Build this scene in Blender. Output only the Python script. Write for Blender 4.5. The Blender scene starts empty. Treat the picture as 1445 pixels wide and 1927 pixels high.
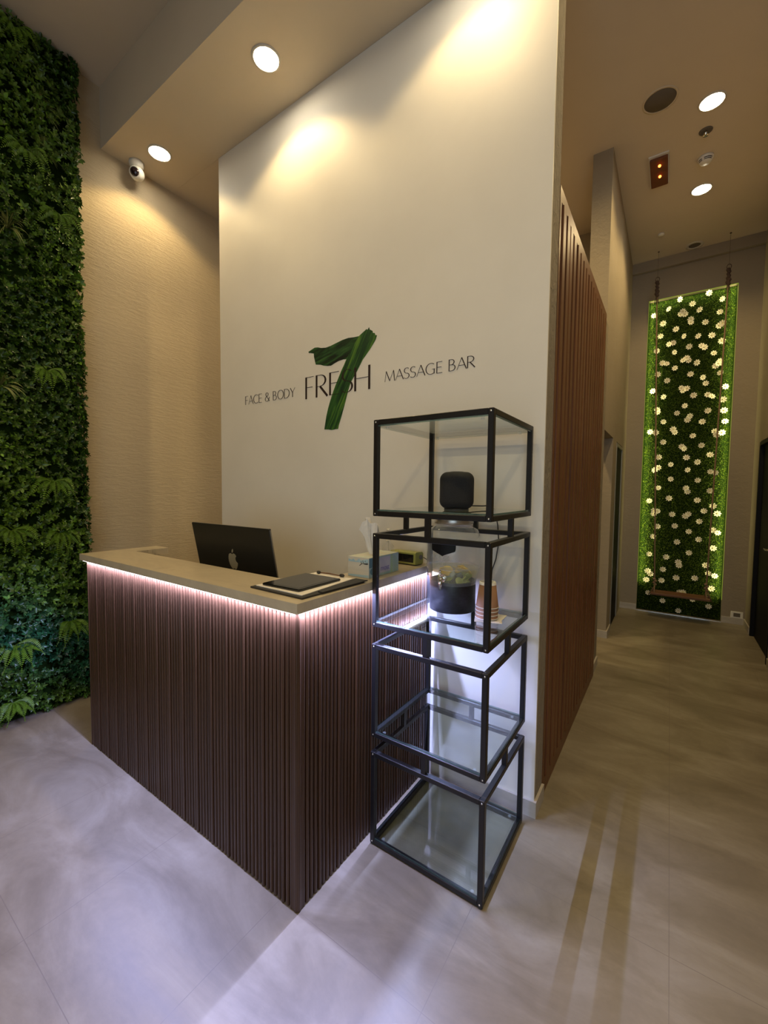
import bpy, math, random
import numpy as np
from mathutils import Vector, Matrix

# ------------------------------------------------------------------ scene, camera, light set-up
S = bpy.context.scene
COL = S.collection
rnd = random.Random(7)
S.view_settings.view_transform = 'Standard'
S.view_settings.look = 'None'
S.view_settings.gamma = 1.0
S.view_settings.use_curve_mapping = False
S.view_settings.exposure = 1.15
S.cycles.use_denoising = True
S.cycles.max_bounces = 8
S.cycles.diffuse_bounces = 5
S.cycles.transparent_max_bounces = 32
S.cycles.caustics_reflective = False
S.cycles.caustics_refractive = False
S.cycles.sample_clamp_indirect = 6.0

F_PX, YAW, PITCH, ROLL = 780.93, -0.602115, 0.0521487, 0.0105511   # camera calibration
def make_camera():
    cy, sy, cp, sp = math.cos(YAW), math.sin(YAW), math.cos(PITCH), math.sin(PITCH)
    f = Vector((sy*cp, cy*cp, -sp)); r = Vector((cy, -sy, 0)); u = r.cross(f)
    cr, sr = math.cos(ROLL), math.sin(ROLL)
    r2 = r*cr + u*sr; u2 = u*cr - r*sr
    cd = bpy.data.cameras.new('camera'); co = bpy.data.objects.new('camera', cd); COL.objects.link(co)
    m = Matrix((r2, u2, -f)).transposed().to_4x4(); m.translation = Vector((0, 0, 1.5))
    co.matrix_world = m
    cd.sensor_fit = 'VERTICAL'; cd.sensor_height = 36.0; cd.lens = F_PX/1927*36.0
    cd.clip_start = 0.02; cd.clip_end = 60
    S.camera = co
make_camera()

W = bpy.data.worlds.new('world'); S.world = W; W.use_nodes = True
W.node_tree.nodes['Background'].inputs[0].default_value = (0.55, 0.62, 0.85, 1)
W.node_tree.nodes['Background'].inputs[1].default_value = 0.12

WARM = (1.0, 0.72, 0.31)
SPOT_LOW = 12.5      # reception downlights
SPOT_HIGH = 26.0     # corridor downlights
FILL_FRONT = 18.0    # added fill downlights, unseen behind the viewer
LED_COL = (0.44, 0.49, 1.0)
LED_FRONT, LED_SIDE = 16.5, 16.5
MOSS_LED = 4.0
COOL_FILL = 30.0  # power of the added cool fill lamp behind the viewer

# ------------------------------------------------------------------ main measures (metres)
ZC, ZU = 3.925, 4.346            # reception soffit, main ceiling
XL = -3.46                       # left wall
XE = -0.463                      # free end of the sign wall
YW = 1.92                        # face of the sign wall
YF = 6.198                       # far wall
XR = 0.76                        # corridor right wall
DX, DY, DX0 = -1.027, 0.980, -2.735   # desk faces

# ------------------------------------------------------------------ materials
def mat(name, color=(.5, .5, .5), rough=.5, metal=0., spec=.5, emis=None, estr=0., coat=0.):
    m = bpy.data.materials.new(name); m.use_nodes = True
    b = m.node_tree.nodes['Principled BSDF']
    b.inputs['Base Color'].default_value = (*color, 1)
    b.inputs['Roughness'].default_value = rough
    b.inputs['Metallic'].default_value = metal
    b.inputs['Specular IOR Level'].default_value = spec
    b.inputs['Coat Weight'].default_value = coat
    if emis:
        b.inputs['Emission Color'].default_value = (*emis, 1); b.inputs['Emission Strength'].default_value = estr
    return m
def nodes(m): return m.node_tree.nodes, m.node_tree.links, m.node_tree.nodes['Principled BSDF']
def coords(m, scale=(1, 1, 1), loc=(0, 0, 0), rot=(0, 0, 0)):
    n, l, b = nodes(m)
    tc = n.new('ShaderNodeTexCoord'); mp = n.new('ShaderNodeMapping')
    mp.inputs['Scale'].default_value = scale; mp.inputs['Location'].default_value = loc; mp.inputs['Rotation'].default_value = rot
    l.new(tc.outputs['Object'], mp.inputs['Vector']); return mp.outputs['Vector']
def noise(m, vec, scale=5., detail=4., rough=.55, dist=0.):
    n, l, b = nodes(m); t = n.new('ShaderNodeTexNoise')
    t.inputs['Scale'].default_value = scale; t.inputs['Detail'].default_value = detail
    t.inputs['Roughness'].default_value = rough; t.inputs['Distortion'].default_value = dist
    l.new(vec, t.inputs['Vector']); return t.outputs['Fac']
def ramp(m, fac, stops):
    n, l, b = nodes(m); r = n.new('ShaderNodeValToRGB'); l.new(fac, r.inputs['Fac'])
    e = r.color_ramp.elements
    while len(e) < len(stops): e.new(.5)
    for k, (p, c) in enumerate(stops): e[k].position = p; e[k].color = (*c, 1)
    return r.outputs['Color']
def bump(m, fac, strength=.3, dist=.01, prev=None):
    n, l, b = nodes(m); u = n.new('ShaderNodeBump')
    u.inputs['Strength'].default_value = strength; u.inputs['Distance'].default_value = dist
    l.new(fac, u.inputs['Height'])
    if prev: l.new(prev, u.inputs['Normal'])
    l.new(u.outputs['Normal'], b.inputs['Normal']); return u.outputs['Normal']
def noisy(name, c1, c2, scale=(1, 1, 1), ns=4., rough=.6, bs=.0, bd=.004, detail=5, lo=.35, hi=.65, **k):
    m = mat(name, c1, rough, **k); n, l, b = nodes(m)
    f = noise(m, coords(m, scale), ns, detail)
    l.new(ramp(m, f, [(lo, c1), (hi, c2)]), b.inputs['Base Color'])
    if bs: bump(m, f, bs, bd)
    return m
def stucco(name, c1, c2, scale, bs=.5, bd=.006):
    m = mat(name, c1, .85, spec=.25); n, l, b = nodes(m)
    f = noise(m, coords(m, scale), 9, 6, .6, .6)
    g = noise(m, coords(m), 1.3, 3)
    l.new(ramp(m, g, [(.3, c1), (.7, c2)]), b.inputs['Base Color'])
    r = ramp(m, f, [(.38, (0, 0, 0)), (.62, (1, 1, 1))])
    bump(m, r, bs, bd); return m
def thin_glass(name, tint=(.9, .97, .94), rough=.0, fres=1.5, body=None, bodyfac=0.):
    m = bpy.data.materials.new(name); m.use_nodes = True
    n, l = m.node_tree.nodes, m.node_tree.links; n.remove(n['Principled BSDF']); out = n['Material Output']
    t = n.new('ShaderNodeBsdfTransparent'); t.inputs['Color'].default_value = (*tint, 1)
    g = n.new('ShaderNodeBsdfGlossy'); g.inputs['Roughness'].default_value = rough; g.inputs['Color'].default_value = (1, 1, 1, 1)
    # Schlick reflectance from the facing ratio, the same from either side of the sheet
    lw = n.new('ShaderNodeLayerWeight'); lw.inputs['Blend'].default_value = .5
    pw = n.new('ShaderNodeMath'); pw.operation = 'POWER'; l.new(lw.outputs['Facing'], pw.inputs[0]); pw.inputs[1].default_value = 4.5
    r0 = ((fres-1)/(fres+1))**2
    f = n.new('ShaderNodeMath'); f.operation = 'MULTIPLY_ADD'; l.new(pw.outputs[0], f.inputs[0]); f.inputs[1].default_value = 1-r0; f.inputs[2].default_value = r0
    mx = n.new('ShaderNodeMixShader'); l.new(f.outputs[0], mx.inputs[0]); l.new(t.outputs[0], mx.inputs[1]); l.new(g.outputs[0], mx.inputs[2])
    last = mx.outputs[0]
    if body:
        d = n.new('ShaderNodeBsdfDiffuse'); d.inputs['Color'].default_value = (*body, 1)
        m2 = n.new('ShaderNodeMixShader'); m2.inputs[0].default_value = bodyfac
        l.new(last, m2.inputs[1]); l.new(d.outputs[0], m2.inputs[2]); last = m2.outputs[0]
    l.new(last, out.inputs['Surface']); return m
def emit(name, c, s): return mat(name, (0, 0, 0), 1., emis=c, estr=s)

M = {}
# floor: large concrete-look tiles, 0.587 m, fine joints
def floor_mat():
    m = mat('concrete_tile', (.4, .36, .31), .34, spec=.45); n, l, b = nodes(m)
    v = coords(m, (1, 1, 1)); big = noise(m, coords(m, (1.0, 2.6, 1), rot=(0, 0, .5)), 1.6, 6, .62, .8)
    fine = noise(m, coords(m, (1, 1, 1)), 26, 5, .65)
    c = ramp(m, big, [(.30, (.165, .135, .092)), (.5, (.228, .193, .138)), (.70, (.305, .268, .203))])
    mx = n.new('ShaderNodeMix'); mx.data_type = 'RGBA'; mx.blend_type = 'MULTIPLY'; mx.inputs[0].default_value = .5
    l.new(c, mx.inputs[6]); l.new(ramp(m, fine, [(.3, (.82, .82, .82)), (.7, (1, 1, 1))]), mx.inputs[7])
    br = n.new('ShaderNodeTexBrick'); br.offset = 0; br.squash = 1
    mp = coords(m, (1, 1, 1), (-.055, -.99, 0))
    l.new(mp, br.inputs['Vector']); br.inputs['Scale'].default_value = 1
    br.inputs['Brick Width'].default_value = .587; br.inputs['Row Height'].default_value = .587
    br.inputs['Mortar Size'].default_value = .0012; br.inputs['Mortar Smooth'].default_value = .1
    hf = n.new('ShaderNodeMath'); hf.operation = 'MULTIPLY'; l.new(br.outputs['Fac'], hf.inputs[0]); hf.inputs[1].default_value = .8
    m2 = n.new('ShaderNodeMix'); m2.data_type = 'RGBA'; l.new(hf.outputs[0], m2.inputs[0])
    l.new(mx.outputs[2], m2.inputs[6]); m2.inputs[7].default_value = (.16, .13, .10, 1)
    l.new(m2.outputs[2], b.inputs['Base Color'])
    rr = n.new('ShaderNodeMapRange'); l.new(big, rr.inputs[0]); rr.inputs[3].default_value = .3; rr.inputs[4].default_value = .48
    l.new(rr.outputs[0], b.inputs['Roughness'])
    bump(m, fine, .06, .003); return m
M['floor'] = floor_mat()
M['sign_wall'] = noisy('warm_white_paint', (.75, .71, .64), (.79, .75, .68), ns=2, rough=.55, spec=.3)
M['left_wall'] = stucco('trowelled_beige_plaster', (.50, .415, .29), (.56, .465, .33), (.5, 1.4, 8), .4, .004)
M['left_wall2'] = stucco('stone_plaster', (.30, .26, .205), (.25, .215, .17), (3, 3, 2.0), .6, .008)
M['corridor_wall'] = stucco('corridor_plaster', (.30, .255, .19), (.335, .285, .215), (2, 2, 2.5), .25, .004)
M['ceiling'] = noisy('ceiling_paint', (.66, .565, .45), (.69, .595, .475), ns=1.5, rough=.8, spec=.2)
M['soffit'] = noisy('soffit_paint', (.62, .53, .40), (.65, .555, .42), ns=1.5, rough=.8, spec=.2)
M['base'] = noisy('stone_baseboard', (.40, .36, .31), (.50, .46, .41), (1, 1, 3), 6, .5)
M['dark'] = mat('near_black_paint', (.005, .005, .006), .55, spec=.2)
M['door'] = noisy('black_door_laminate', (.003, .003, .004), (.006, .006, .008), (1, 1, .2), 8, .6, spec=.15)
M['frame_paint'] = mat('door_frame_paint', (.26, .25, .22), .45)
def wood(name, c1, c2, rough, axis=(14, 14, .7), coat=0.):
    m = mat(name, c1, rough, coat=coat); n, l, b = nodes(m)
    f = noise(m, coords(m, axis), 2.2, 7, .6, 1.0)
    l.new(ramp(m, f, [(.3, c1), (.7, c2)]), b.inputs['Base Color']); bump(m, f, .15, .002); return m
M['desk_wood'] = wood('walnut_fluting', (.039, .0172, .0076), (.066, .031, .0145), .30)
M['slat_wood'] = wood('varnished_slats', (.10, .034, .010), (.19, .070, .024), .42)
M['slat_back'] = wood('slat_backing', (.035, .011, .005), (.06, .02, .009), .5)
M['swing_wood'] = wood('swing_plank', (.12, .05, .022), (.17, .075, .035), .6, (1, 14, 14))
def marble():
    m = mat('beige_marble', (.6, .5, .38), .3, spec=.5); n, l, b = nodes(m)
    f = noise(m, coords(m, (1, 3.0, 1), rot=(0, 0, .6)), 2.4, 8, .62, 1.6)
    l.new(ramp(m, f, [(.30, (.26, .225, .17)), (.38, (.47, .40, .295)), (.60, (.55, .475, .35)), (.74, (.40, .34, .255))]), b.inputs['Base Color']); return m
M['marble'] = marble()
M['black_steel'] = mat('black_powder_steel', (.007, .0065, .007), .38, .0, .5)
M['glass'] = thin_glass('shelf_glass', (.93, .97, .955))
M['jar_glass'] = thin_glass('jar_glass', (.96, .97, .975), fres=1.42, body=(.75, .78, .85), bodyfac=.13)
M['glass_edge'] = thin_glass('glass_edge', (.55, .70, .66), rough=.1, fres=1.5, body=(.10, .17, .16), bodyfac=.45)
M['water'] = thin_glass('lemon_water', (.96, .96, .80), fres=1.2, body=(.72, .68, .36), bodyfac=.12)
M['lemon'] = noisy('lemon', (.95, .60, .05), (.98, .75, .2), ns=30, rough=.5)
M['lime'] = noisy('lime', (.50, .60, .14), (.68, .74, .34), ns=30, rough=.5)
M['ice'] = thin_glass('ice', (.9, .92, .97), fres=1.3, body=(.85, .88, .98), bodyfac=.6)
M['chrome'] = mat('chrome', (.8, .78, .75), .12, 1.0)
M['brass_tin'] = mat('metal_lid', (.55, .53, .5), .3, 1.0)
M['speaker_fabric'] = noisy('speaker_fabric', (.012, .012, .012), (.02, .02, .02), ns=300, rough=.9, bs=.4, bd=.001)
M['rubber'] = mat('black_rubber', (.02, .02, .02), .5)
M['kraft'] = noisy('kraft_paper', (.33, .17, .095), (.38, .20, .115), ns=8, rough=.7)
M['paper'] = mat('white_paper', (.80, .76, .70), .75)
M['white_plastic'] = mat('white_plastic', (.75, .73, .68), .4)
M['black_gloss'] = mat('black_gloss', (.008, .008, .008), .08)
M['screen_glass'] = mat('tablet_screen', (.03, .028, .024), .12)
M['computer_back'] = mat('dark_anodised_aluminium', (.014, .015, .013), .42, .3)
M['computer_edge'] = mat('silver_edge', (.5, .48, .45), .3, .9)
M['logo'] = mat('mirror_logo', (.50, .47, .33), .35, .5)
M['letter'] = mat('dark_lettering', (.018, .006, .006), .5)
M['led'] = emit('led_strip', (1.0, .93, 1.0), 3.5)
M['lamp'] = emit('downlight_lens', (1.0, .88, .66), 26)
M['trim_white'] = mat('lamp_trim', (.6, .55, .47), .4)
M['rope'] = noisy('hemp_rope', (.20, .125, .075), (.28, .18, .11), ns=60, rough=.9)
M['petal'] = mat('white_petals', (.86, .80, .66), .7)
M['pollen'] = mat('flower_centre', (.62, .52, .26), .8)
M['tissue'] = mat('tissue_paper', (.78, .74, .68), .9)
M['box_blue'] = noisy('box_blue', (.30, .46, .55), (.42, .56, .60), (1, 1, .4), 12, .5)
M['box_cream'] = noisy('box_cream', (.56, .53, .45), (.62, .58, .49), (1, 1, 8), 5, .5)
M['box_top'] = noisy('box_top', (.66, .64, .52), (.55, .62, .55), ns=14, rough=.5)
M['box_blue_dark'] = mat('box_dark_blue', (.10, .22, .33), .5)
M['box_green'] = mat('box_green', (.35, .50, .38), .5)
M['box_purple'] = mat('box_purple_print', (.16, .15, .50), .5)
M['box_lilac'] = mat('box_lilac', (.50, .50, .68), .5)
M['clock_green'] = mat('olive_plastic', (.30, .31, .075), .4)
M['amber'] = thin_glass('amber_lens', (.75, .42, .25), rough=.2, body=(.20, .085, .045), bodyfac=.8)
M['led_orange'] = emit('orange_led', (1.0, .16, .02), 6)
M['grille'] = mat('speaker_grille', (.13, .11, .09), .8)
M['lens'] = mat('camera_lens', (.02, .01, .012), .1)

def leaf_mat(name, rough=.45, attr=True, trans=.0):
    m = mat(name, (.05, .14, .02), rough, spec=.35); n, l, b = nodes(m)
    a = n.new('ShaderNodeAttribute'); a.attribute_name = 'tone'; l.new(a.outputs['Color'], b.inputs['Base Color']); return m
M['leaf'] = leaf_mat('artificial_leaves', .30)
M['moss'] = leaf_mat('moss_blades', .8)
M['moss_base'] = noisy('moss_base', (.006, .016, .002), (.012, .028, .003), ns=40, rough=1., spec=.1)

# ------------------------------------------------------------------ geometry helpers
class MB:
    def __init__(s): s.v = []; s.f = []; s.m = []; s.sm = []
    def add(s, vs, fs, mi=0, smooth=False):
        k = len(s.v); s.v += [tuple(v) for v in vs]
        for f in fs: s.f.append(tuple(i+k for i in f)); s.m.append(mi); s.sm.append(smooth)
        return s
    def box(s, x0, x1, y0, y1, z0, z1, mi=0, xf=None, c=0.):
        if c > 0: return s.cbox(x0, x1, y0, y1, z0, z1, c, mi, xf)
        vs = [Vector(p) for p in ((x0,y0,z0),(x1,y0,z0),(x1,y1,z0),(x0,y1,z0),(x0,y0,z1),(x1,y0,z1),(x1,y1,z1),(x0,y1,z1))]
        if xf: vs = [xf @ v for v in vs]
        return s.add(vs, [(3,2,1,0),(4,5,6,7),(0,1,5,4),(1,2,6,5),(2,3,7,6),(3,0,4,7)], mi)
    def cbox(s, x0, x1, y0, y1, z0, z1, c, mi=0, xf=None):
        # box with chamfered vertical and horizontal edges
        rings = []
        for z, d in ((z0, c), (z0+c, 0), (z1-c, 0), (z1, c)):
            a0, a1, b0, b1 = x0+d, x1-d, y0+d, y1-d
            rings.append([(a0+c,b0,z),(a1-c,b0,z),(a1,b0+c,z),(a1,b1-c,z),(a1-c,b1,z),(a0+c,b1,z),(a0,b1-c,z),(a0,b0+c,z)])
        return s.loft(rings, True, True, mi, xf=xf)
    def loft(s, rings, cap0=True, cap1=True, mi=0, smooth=False, xf=None):
        n = len(rings[0]); vs = [Vector(p) for r in rings for p in r]
        if xf: vs = [xf @ v for v in vs]
        fs = []
        for k in range(len(rings)-1):
            for i in range(n):
                j = (i+1) % n; fs.append((k*n+i, k*n+j, (k+1)*n+j, (k+1)*n+i))
        s.add(vs, fs, mi, smooth)
        b = len(s.v)-len(vs)
        if cap0: s.f.append(tuple(b+i for i in reversed(range(n)))); s.m.append(mi); s.sm.append(False)
        if cap1: s.f.append(tuple(b+(len(rings)-1)*n+i for i in range(n))); s.m.append(mi); s.sm.append(False)
        return s
    def lathe(s, prof, seg=32, o=(0, 0, 0), mi=0, smooth=True, xf=None, cap0=True, cap1=True):
        rings = [[(o[0]+r*math.cos(2*math.pi*i/seg), o[1]+r*math.sin(2*math.pi*i/seg), o[2]+z) for i in range(seg)] for r, z in prof]
        return s.loft(rings, cap0, cap1, mi, smooth, xf)
    def tube(s, pts, r, seg=8, mi=0, closed=False, rad=None):
        pts = [Vector(p) for p in pts]; rings = []
        up = Vector((0, 0, 1))
        for i, p in enumerate(pts):
            a = pts[max(i-1, 0)]; b = pts[min(i+1, len(pts)-1)]; t = (b-a).normalized()
            q = up if abs(t.dot(up)) < .95 else Vector((1, 0, 0))
            e1 = t.cross(q).normalized(); e2 = t.cross(e1).normalized(); rr = rad[i] if rad else r
            rings.append([p+e1*rr*math.cos(2*math.pi*k/seg)+e2*rr*math.sin(2*math.pi*k/seg) for k in range(seg)])
        return s.loft(rings, True, True, mi, True)
    def ball(s, c, r, seg=12, mi=0, sx=1, sy=1, sz=1):
        rings = [[(c[0]+sx*r*math.sin(t)*math.cos(2*math.pi*i/seg), c[1]+sy*r*math.sin(t)*math.sin(2*math.pi*i/seg), c[2]-sz*r*math.cos(t)) for i in range(seg)]
                 for t in [math.pi*(k+.02)/(seg//2+.04) for k in range(seg//2+1)]]
        return s.loft(rings, True, True, mi, True)
    def poly(s, pts, d, mi=0, axis='y'):
        # closed outline pts (u,w) in the x-z plane at y=d[0], thickness towards d[1]
        n = len(pts)
        vs = [(u, d[0], w) for u, w in pts]+[(u, d[1], w) for u, w in pts]
        s.add(vs, [tuple(range(n)), tuple(reversed(range(n, 2*n)))]+[(i, (i+1) % n, (i+1) % n+n, i+n) for i in range(n)], mi); return s

def tag(o, label=None, cat=None, group=None, kind=None):
    if label: o['label'] = label
    if cat: o['category'] = cat
    if group: o['group'] = group
    if kind: o['kind'] = kind
    return o
ORG = {}
def empty(name, loc, label=None, cat=None, group=None, rz=0.):
    o = bpy.data.objects.new(name, None); COL.objects.link(o); o.location = loc; o.rotation_euler[2] = rz
    o.empty_display_size = .05; ORG[o] = Vector(loc); return tag(o, label, cat, group)
def build(name, mb, mats, parent=None, local=False, label=None, kind=None):
    """link mb as one mesh; mb is in world metres unless local (then relative to the parent)"""
    me = bpy.data.meshes.new(name); v = mb.v
    if parent is not None: org = Vector((0, 0, 0)) if local else ORG[parent]
    elif local: org = Vector((0, 0, 0))
    else:
        a = np.array([tuple(p) for p in v]); org = Vector(((a[:,0].min()+a[:,0].max())/2, (a[:,1].min()+a[:,1].max())/2, a[:,2].min()))
    me.from_pydata([(p[0]-org[0], p[1]-org[1], p[2]-org[2]) for p in v], [], mb.f)
    for m in (mats if isinstance(mats, (list, tuple)) else [mats]): me.materials.append(m)
    me.polygons.foreach_set('material_index', mb.m); me.polygons.foreach_set('use_smooth', mb.sm); me.update()
    o = bpy.data.objects.new(name, me); COL.objects.link(o)
    if parent is not None: o.parent = parent; ORG[o] = org
    else: o.location = org; ORG[o] = org
    return tag(o, label, kind=kind)
def struct(name, mb, m):
    # setting: keep the origin at the world origin so textures line up
    return build(name, mb, m, None, True, kind='structure')
def copy_tree(o, parent=None):
    c = o.copy(); COL.objects.link(c)
    if parent is not None: c.parent = parent
    for ch in list(o.children): copy_tree(ch, c)
    return c

# ------------------------------------------------------------------ the setting
XB, YB = 2.6, -2.6     # extents behind / beside the viewer
struct('floor', MB().box(XL-.15, XB, YB, YF+.3, -.06, 0), M['floor'])
struct('ceiling', MB().box(XL-.15, XB, YB, YF+.3, ZU, ZU+.08), M['ceiling'])
struct('wall_left', MB().box(XL-.15, XL, YB, 5.3, 0, ZU), M['left_wall'])
struct('wall_sign', MB().box(-2.83, XE, YW, YW+.012, 0, ZC), M['sign_wall'])
struct('wall_sign_core', MB().box(-2.83, XE-.001, YW+.0125, 2.065, 0, ZU), M['left_wall2'])
struct('trim_1', MB().box(XL, XE, 1.395, YW-.0005, ZC, ZU-.001).box(XL, -2.831, YW, 2.9, ZC, ZU-.001), M['soffit'])   # dropped soffit over the desk
struct('wall_back', MB().box(XL, -2.0, 2.9, 3.0, 0, ZU), M['left_wall'])
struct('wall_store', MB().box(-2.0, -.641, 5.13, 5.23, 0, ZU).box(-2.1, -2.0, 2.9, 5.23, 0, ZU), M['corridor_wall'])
# corridor left wall: pillar, opening, door niche, all 0.15 thick
wl = MB().box(-.64, -.49, 4.0, 4.045, 0, ZU).box(-.64, -.49, 4.045, YF, 2.05, ZU)
wl.box(-.64, -.49, 4.78, 5.09, 0, 2.05).box(-.64, -.49, 5.75, YF, 0, 2.05)
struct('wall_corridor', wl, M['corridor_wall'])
struct('wall_post', MB().box(-.60, -.478, 3.74, 3.995, 0, 2.90), M['left_wall2'])
struct('wall_alcove', MB().box(-1.6, -.641, 4.80, 4.88, 0, 2.6), M['corridor_wall'])
# far wall with the recess for the moss panel
PX0, PX1, PZ = -.303, .548, 3.875
wf = MB().box(-.64, PX0, YF, YF+.3, 0, ZU).box(PX1, XR+.2, YF, YF+.3, 0, ZU).box(PX0, PX1, YF, YF+.3, PZ, ZU).box(PX0, PX1, YF+.16, YF+.3, 0, PZ)
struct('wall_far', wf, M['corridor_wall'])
struct('trim_2', MB().box(-.49, XR, YF-.05, YF-.0005, 4.225, ZU-.001), M['corridor_wall'])
# corridor right wall with a black door
wr = MB().box(XR, XR+.2, 5.80, YF, 0, ZU).box(XR, XR+.2, 4.86, 5.80, 2.05, ZU).box(XR, XR+.2, 2.4, 4.86, 0, ZU)
wr.box(XR+.2, XB, 2.4, 2.6, 0, ZU)
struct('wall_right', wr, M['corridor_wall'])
struct('wall_entrance_right', MB().box(XB, XB+.15, YB, 2.6, 0, ZU), M['corridor_wall'])
wfr = MB().box(XL-.15, -.7, YB-.15, YB, 0, ZU).box(2.3, XB+.15, YB-.15, YB, 0, ZU).box(-.7, 2.3, YB-.15, YB, 2.9, ZU)
struct('wall_front', wfr, M['corridor_wall'])
wn = empty('fill_window_1', (-.15, YB-.08, 0)); tag(wn, kind='structure')  # unseen window, added to let a cool fill onto the sign wall
fr = MB()
for x in (-.7, .3, 1.3, 2.26): fr.box(x, x+.04, YB-.1, YB-.05, 0, 2.9)
fr.box(-.7, 2.3, YB-.1, YB-.05, 0, .05).box(-.7, 2.3, YB-.1, YB-.05, 2.85, 2.9)
build('window_frame', fr, M['black_steel'], wn)
build('pane', MB().box(-.66, 2.26, YB-.08, YB-.07, .05, 2.85), M['glass'], wn)
ld = bpy.data.lights.new('cool_fill', 'AREA'); ld.shape = 'RECTANGLE'; ld.size = 2.9; ld.size_y = 2.7; ld.energy = COOL_FILL; ld.color = (.76, .85, 1.0)
lo = bpy.data.objects.new('cool_fill', ld); COL.objects.link(lo); lo.location = (.8, YB-.3, 1.5); lo.rotation_euler = (math.pi/2, 0, 0)  # added area lamp, a cool fill for the right of the sign wall
# baseboards
H, T = .075, .012
struct('baseboard_sign', MB().box(DX+.012, XE+T, YW-T, YW-.0002, 0, H).box(XE+.0002, XE+T, YW-.0002, 2.063, 0, H), M['base'])
struct('baseboard_left', MB().box(XL, XL+T, 1.235, 2.89, 0, H), M['base'])
struct('baseboard_post', MB().box(-.60, -.466, 3.728, 3.7398, 0, H).box(-.4778, -.466, 3.74, 3.995, 0, H), M['base'])
struct('baseboard_jamb', MB().box(-.64, -.478, 4.768, 4.7798, 0, H).box(-.4898, -.478, 4.78, 5.06, 0, H), M['base'])
struct('baseboard_far', MB().box(-.49, PX0-.002, YF-T, YF-.0002, 0, H).box(PX1+.002, XR-.0002, YF-T, YF-.0002, 0, H), M['base'])
struct('baseboard_right', MB().box(XR-T, XR-.0002, 5.83, YF-T-.001, 0, H).box(XR-T, XR-.0002, 2.45, 4.82, 0, H), M['base'])
# doors
d1 = empty('door_1', (-.55, 5.42, 0)); tag(d1, kind='structure')
build('door_leaf', MB().box(-.53, -.495, 5.125, 5.715, .004, 2.0), M['door'], d1)
build('door_frame', MB().box(-.60, -.484, 5.091, 5.124, 0, 2.035).box(-.60, -.484, 5.716, 5.749, 0, 2.035).box(-.60, -.484, 5.124, 5.716, 2.002, 2.035), M['frame_paint'], d1)
d2 = empty('door_2', (.80, 5.33, 0)); tag(d2, kind='structure')
build('door_leaf', MB().box(.785, .82, 4.90, 5.765, .004, 2.0), M['door'], d2)
build('door_frame', MB().box(.752, .84, 4.861, 4.895, 0, 2.04).box(.752, .84, 5.77, 5.799, 0, 2.04).box(.752, .84, 4.895, 5.77, 2.004, 2.04), M['dark'], d2)
build('door_handle', MB().tube([(.784, 5.0, 1.0), (.74, 5.0, 1.0), (.735, 5.02, 1.0), (.735, 5.11, 1.0)], .009), M['chrome'], d2)

# ------------------------------------------------------------------ downlights
def spot(parent, loc, power, angle=128, blend=.22, r=.06, color=WARM):
    ld = bpy.data.lights.new('lamp_light', 'SPOT'); ld.energy = power; ld.color = color
    ld.spot_size = math.radians(angle); ld.spot_blend = blend; ld.shadow_soft_size = r
    o = bpy.data.objects.new('lamp_light', ld); COL.objects.link(o); o.parent = parent; o.location = loc
def downlight(x, y, z, power, label, group=None, r=.068, angle=128, blend=.32):
    t = empty('downlight', (x, y, z), label, 'ceiling light', group)
    build('trim_ring', MB().lathe([(r+.012, 0), (r+.012, -.004), (r+.002, -.008), (r, -.004), (r, 0)], 40, cap0=False, cap1=False), M['trim_white'], t, True)
    build('lens', MB().lathe([(r, -.0005), (r, -.003)], 40), M['lamp'], t, True)
    spot(t, (0, 0, -.02), power, angle, blend); return t
downlight(-1.968, 1.644, ZC, SPOT_LOW, 'bright round downlight in the soffit above the sign wall, largest of the lit lamps', 'downlights in the soffit over the desk')
downlight(-3.142, 1.65, ZC, SPOT_LOW, 'bright round downlight in the soffit just right of the white security camera', 'downlights in the soffit over the desk')
downlight(-.80, 1.65, ZC, SPOT_LOW*.8, 'round downlight in the soffit above the free end of the sign wall', 'downlights in the soffit over the desk')
G = 'downlights along the corridor ceiling'
downlight(.144, 3.938, ZU, SPOT_HIGH, 'bright round corridor downlight beside the round ceiling speaker', G, .072, 140, .5)
downlight(.136, 4.993, ZU, SPOT_HIGH, 'bright round corridor downlight beyond the smoke detector, nearer the moss wall', G, .072, 140, .5)
downlight(.14, 2.70, ZU, SPOT_HIGH, 'round corridor downlight in line with the slat screen', G, .072, 140, .5)
for x, y in ((-2.4, -.5), (-.8, -.5), (.9, -.5), (-1.6, -1.7), (.9, -1.7), (1.5, 1.0)):  # unseen lamps added as warm fill for the room ahead
    downlight(x, y, ZU, FILL_FRONT, 'added round fill downlight in the unseen ceiling behind the viewer', 'added fill downlights', .07, 150, .6)
for x, y in ((-1.35, 2.9), (-1.35, 4.0)):
    downlight(x, y, ZU, 40, 'round downlight in the room behind the slat screen', 'downlights behind the slat screen', .07, 160, .6)

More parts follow.
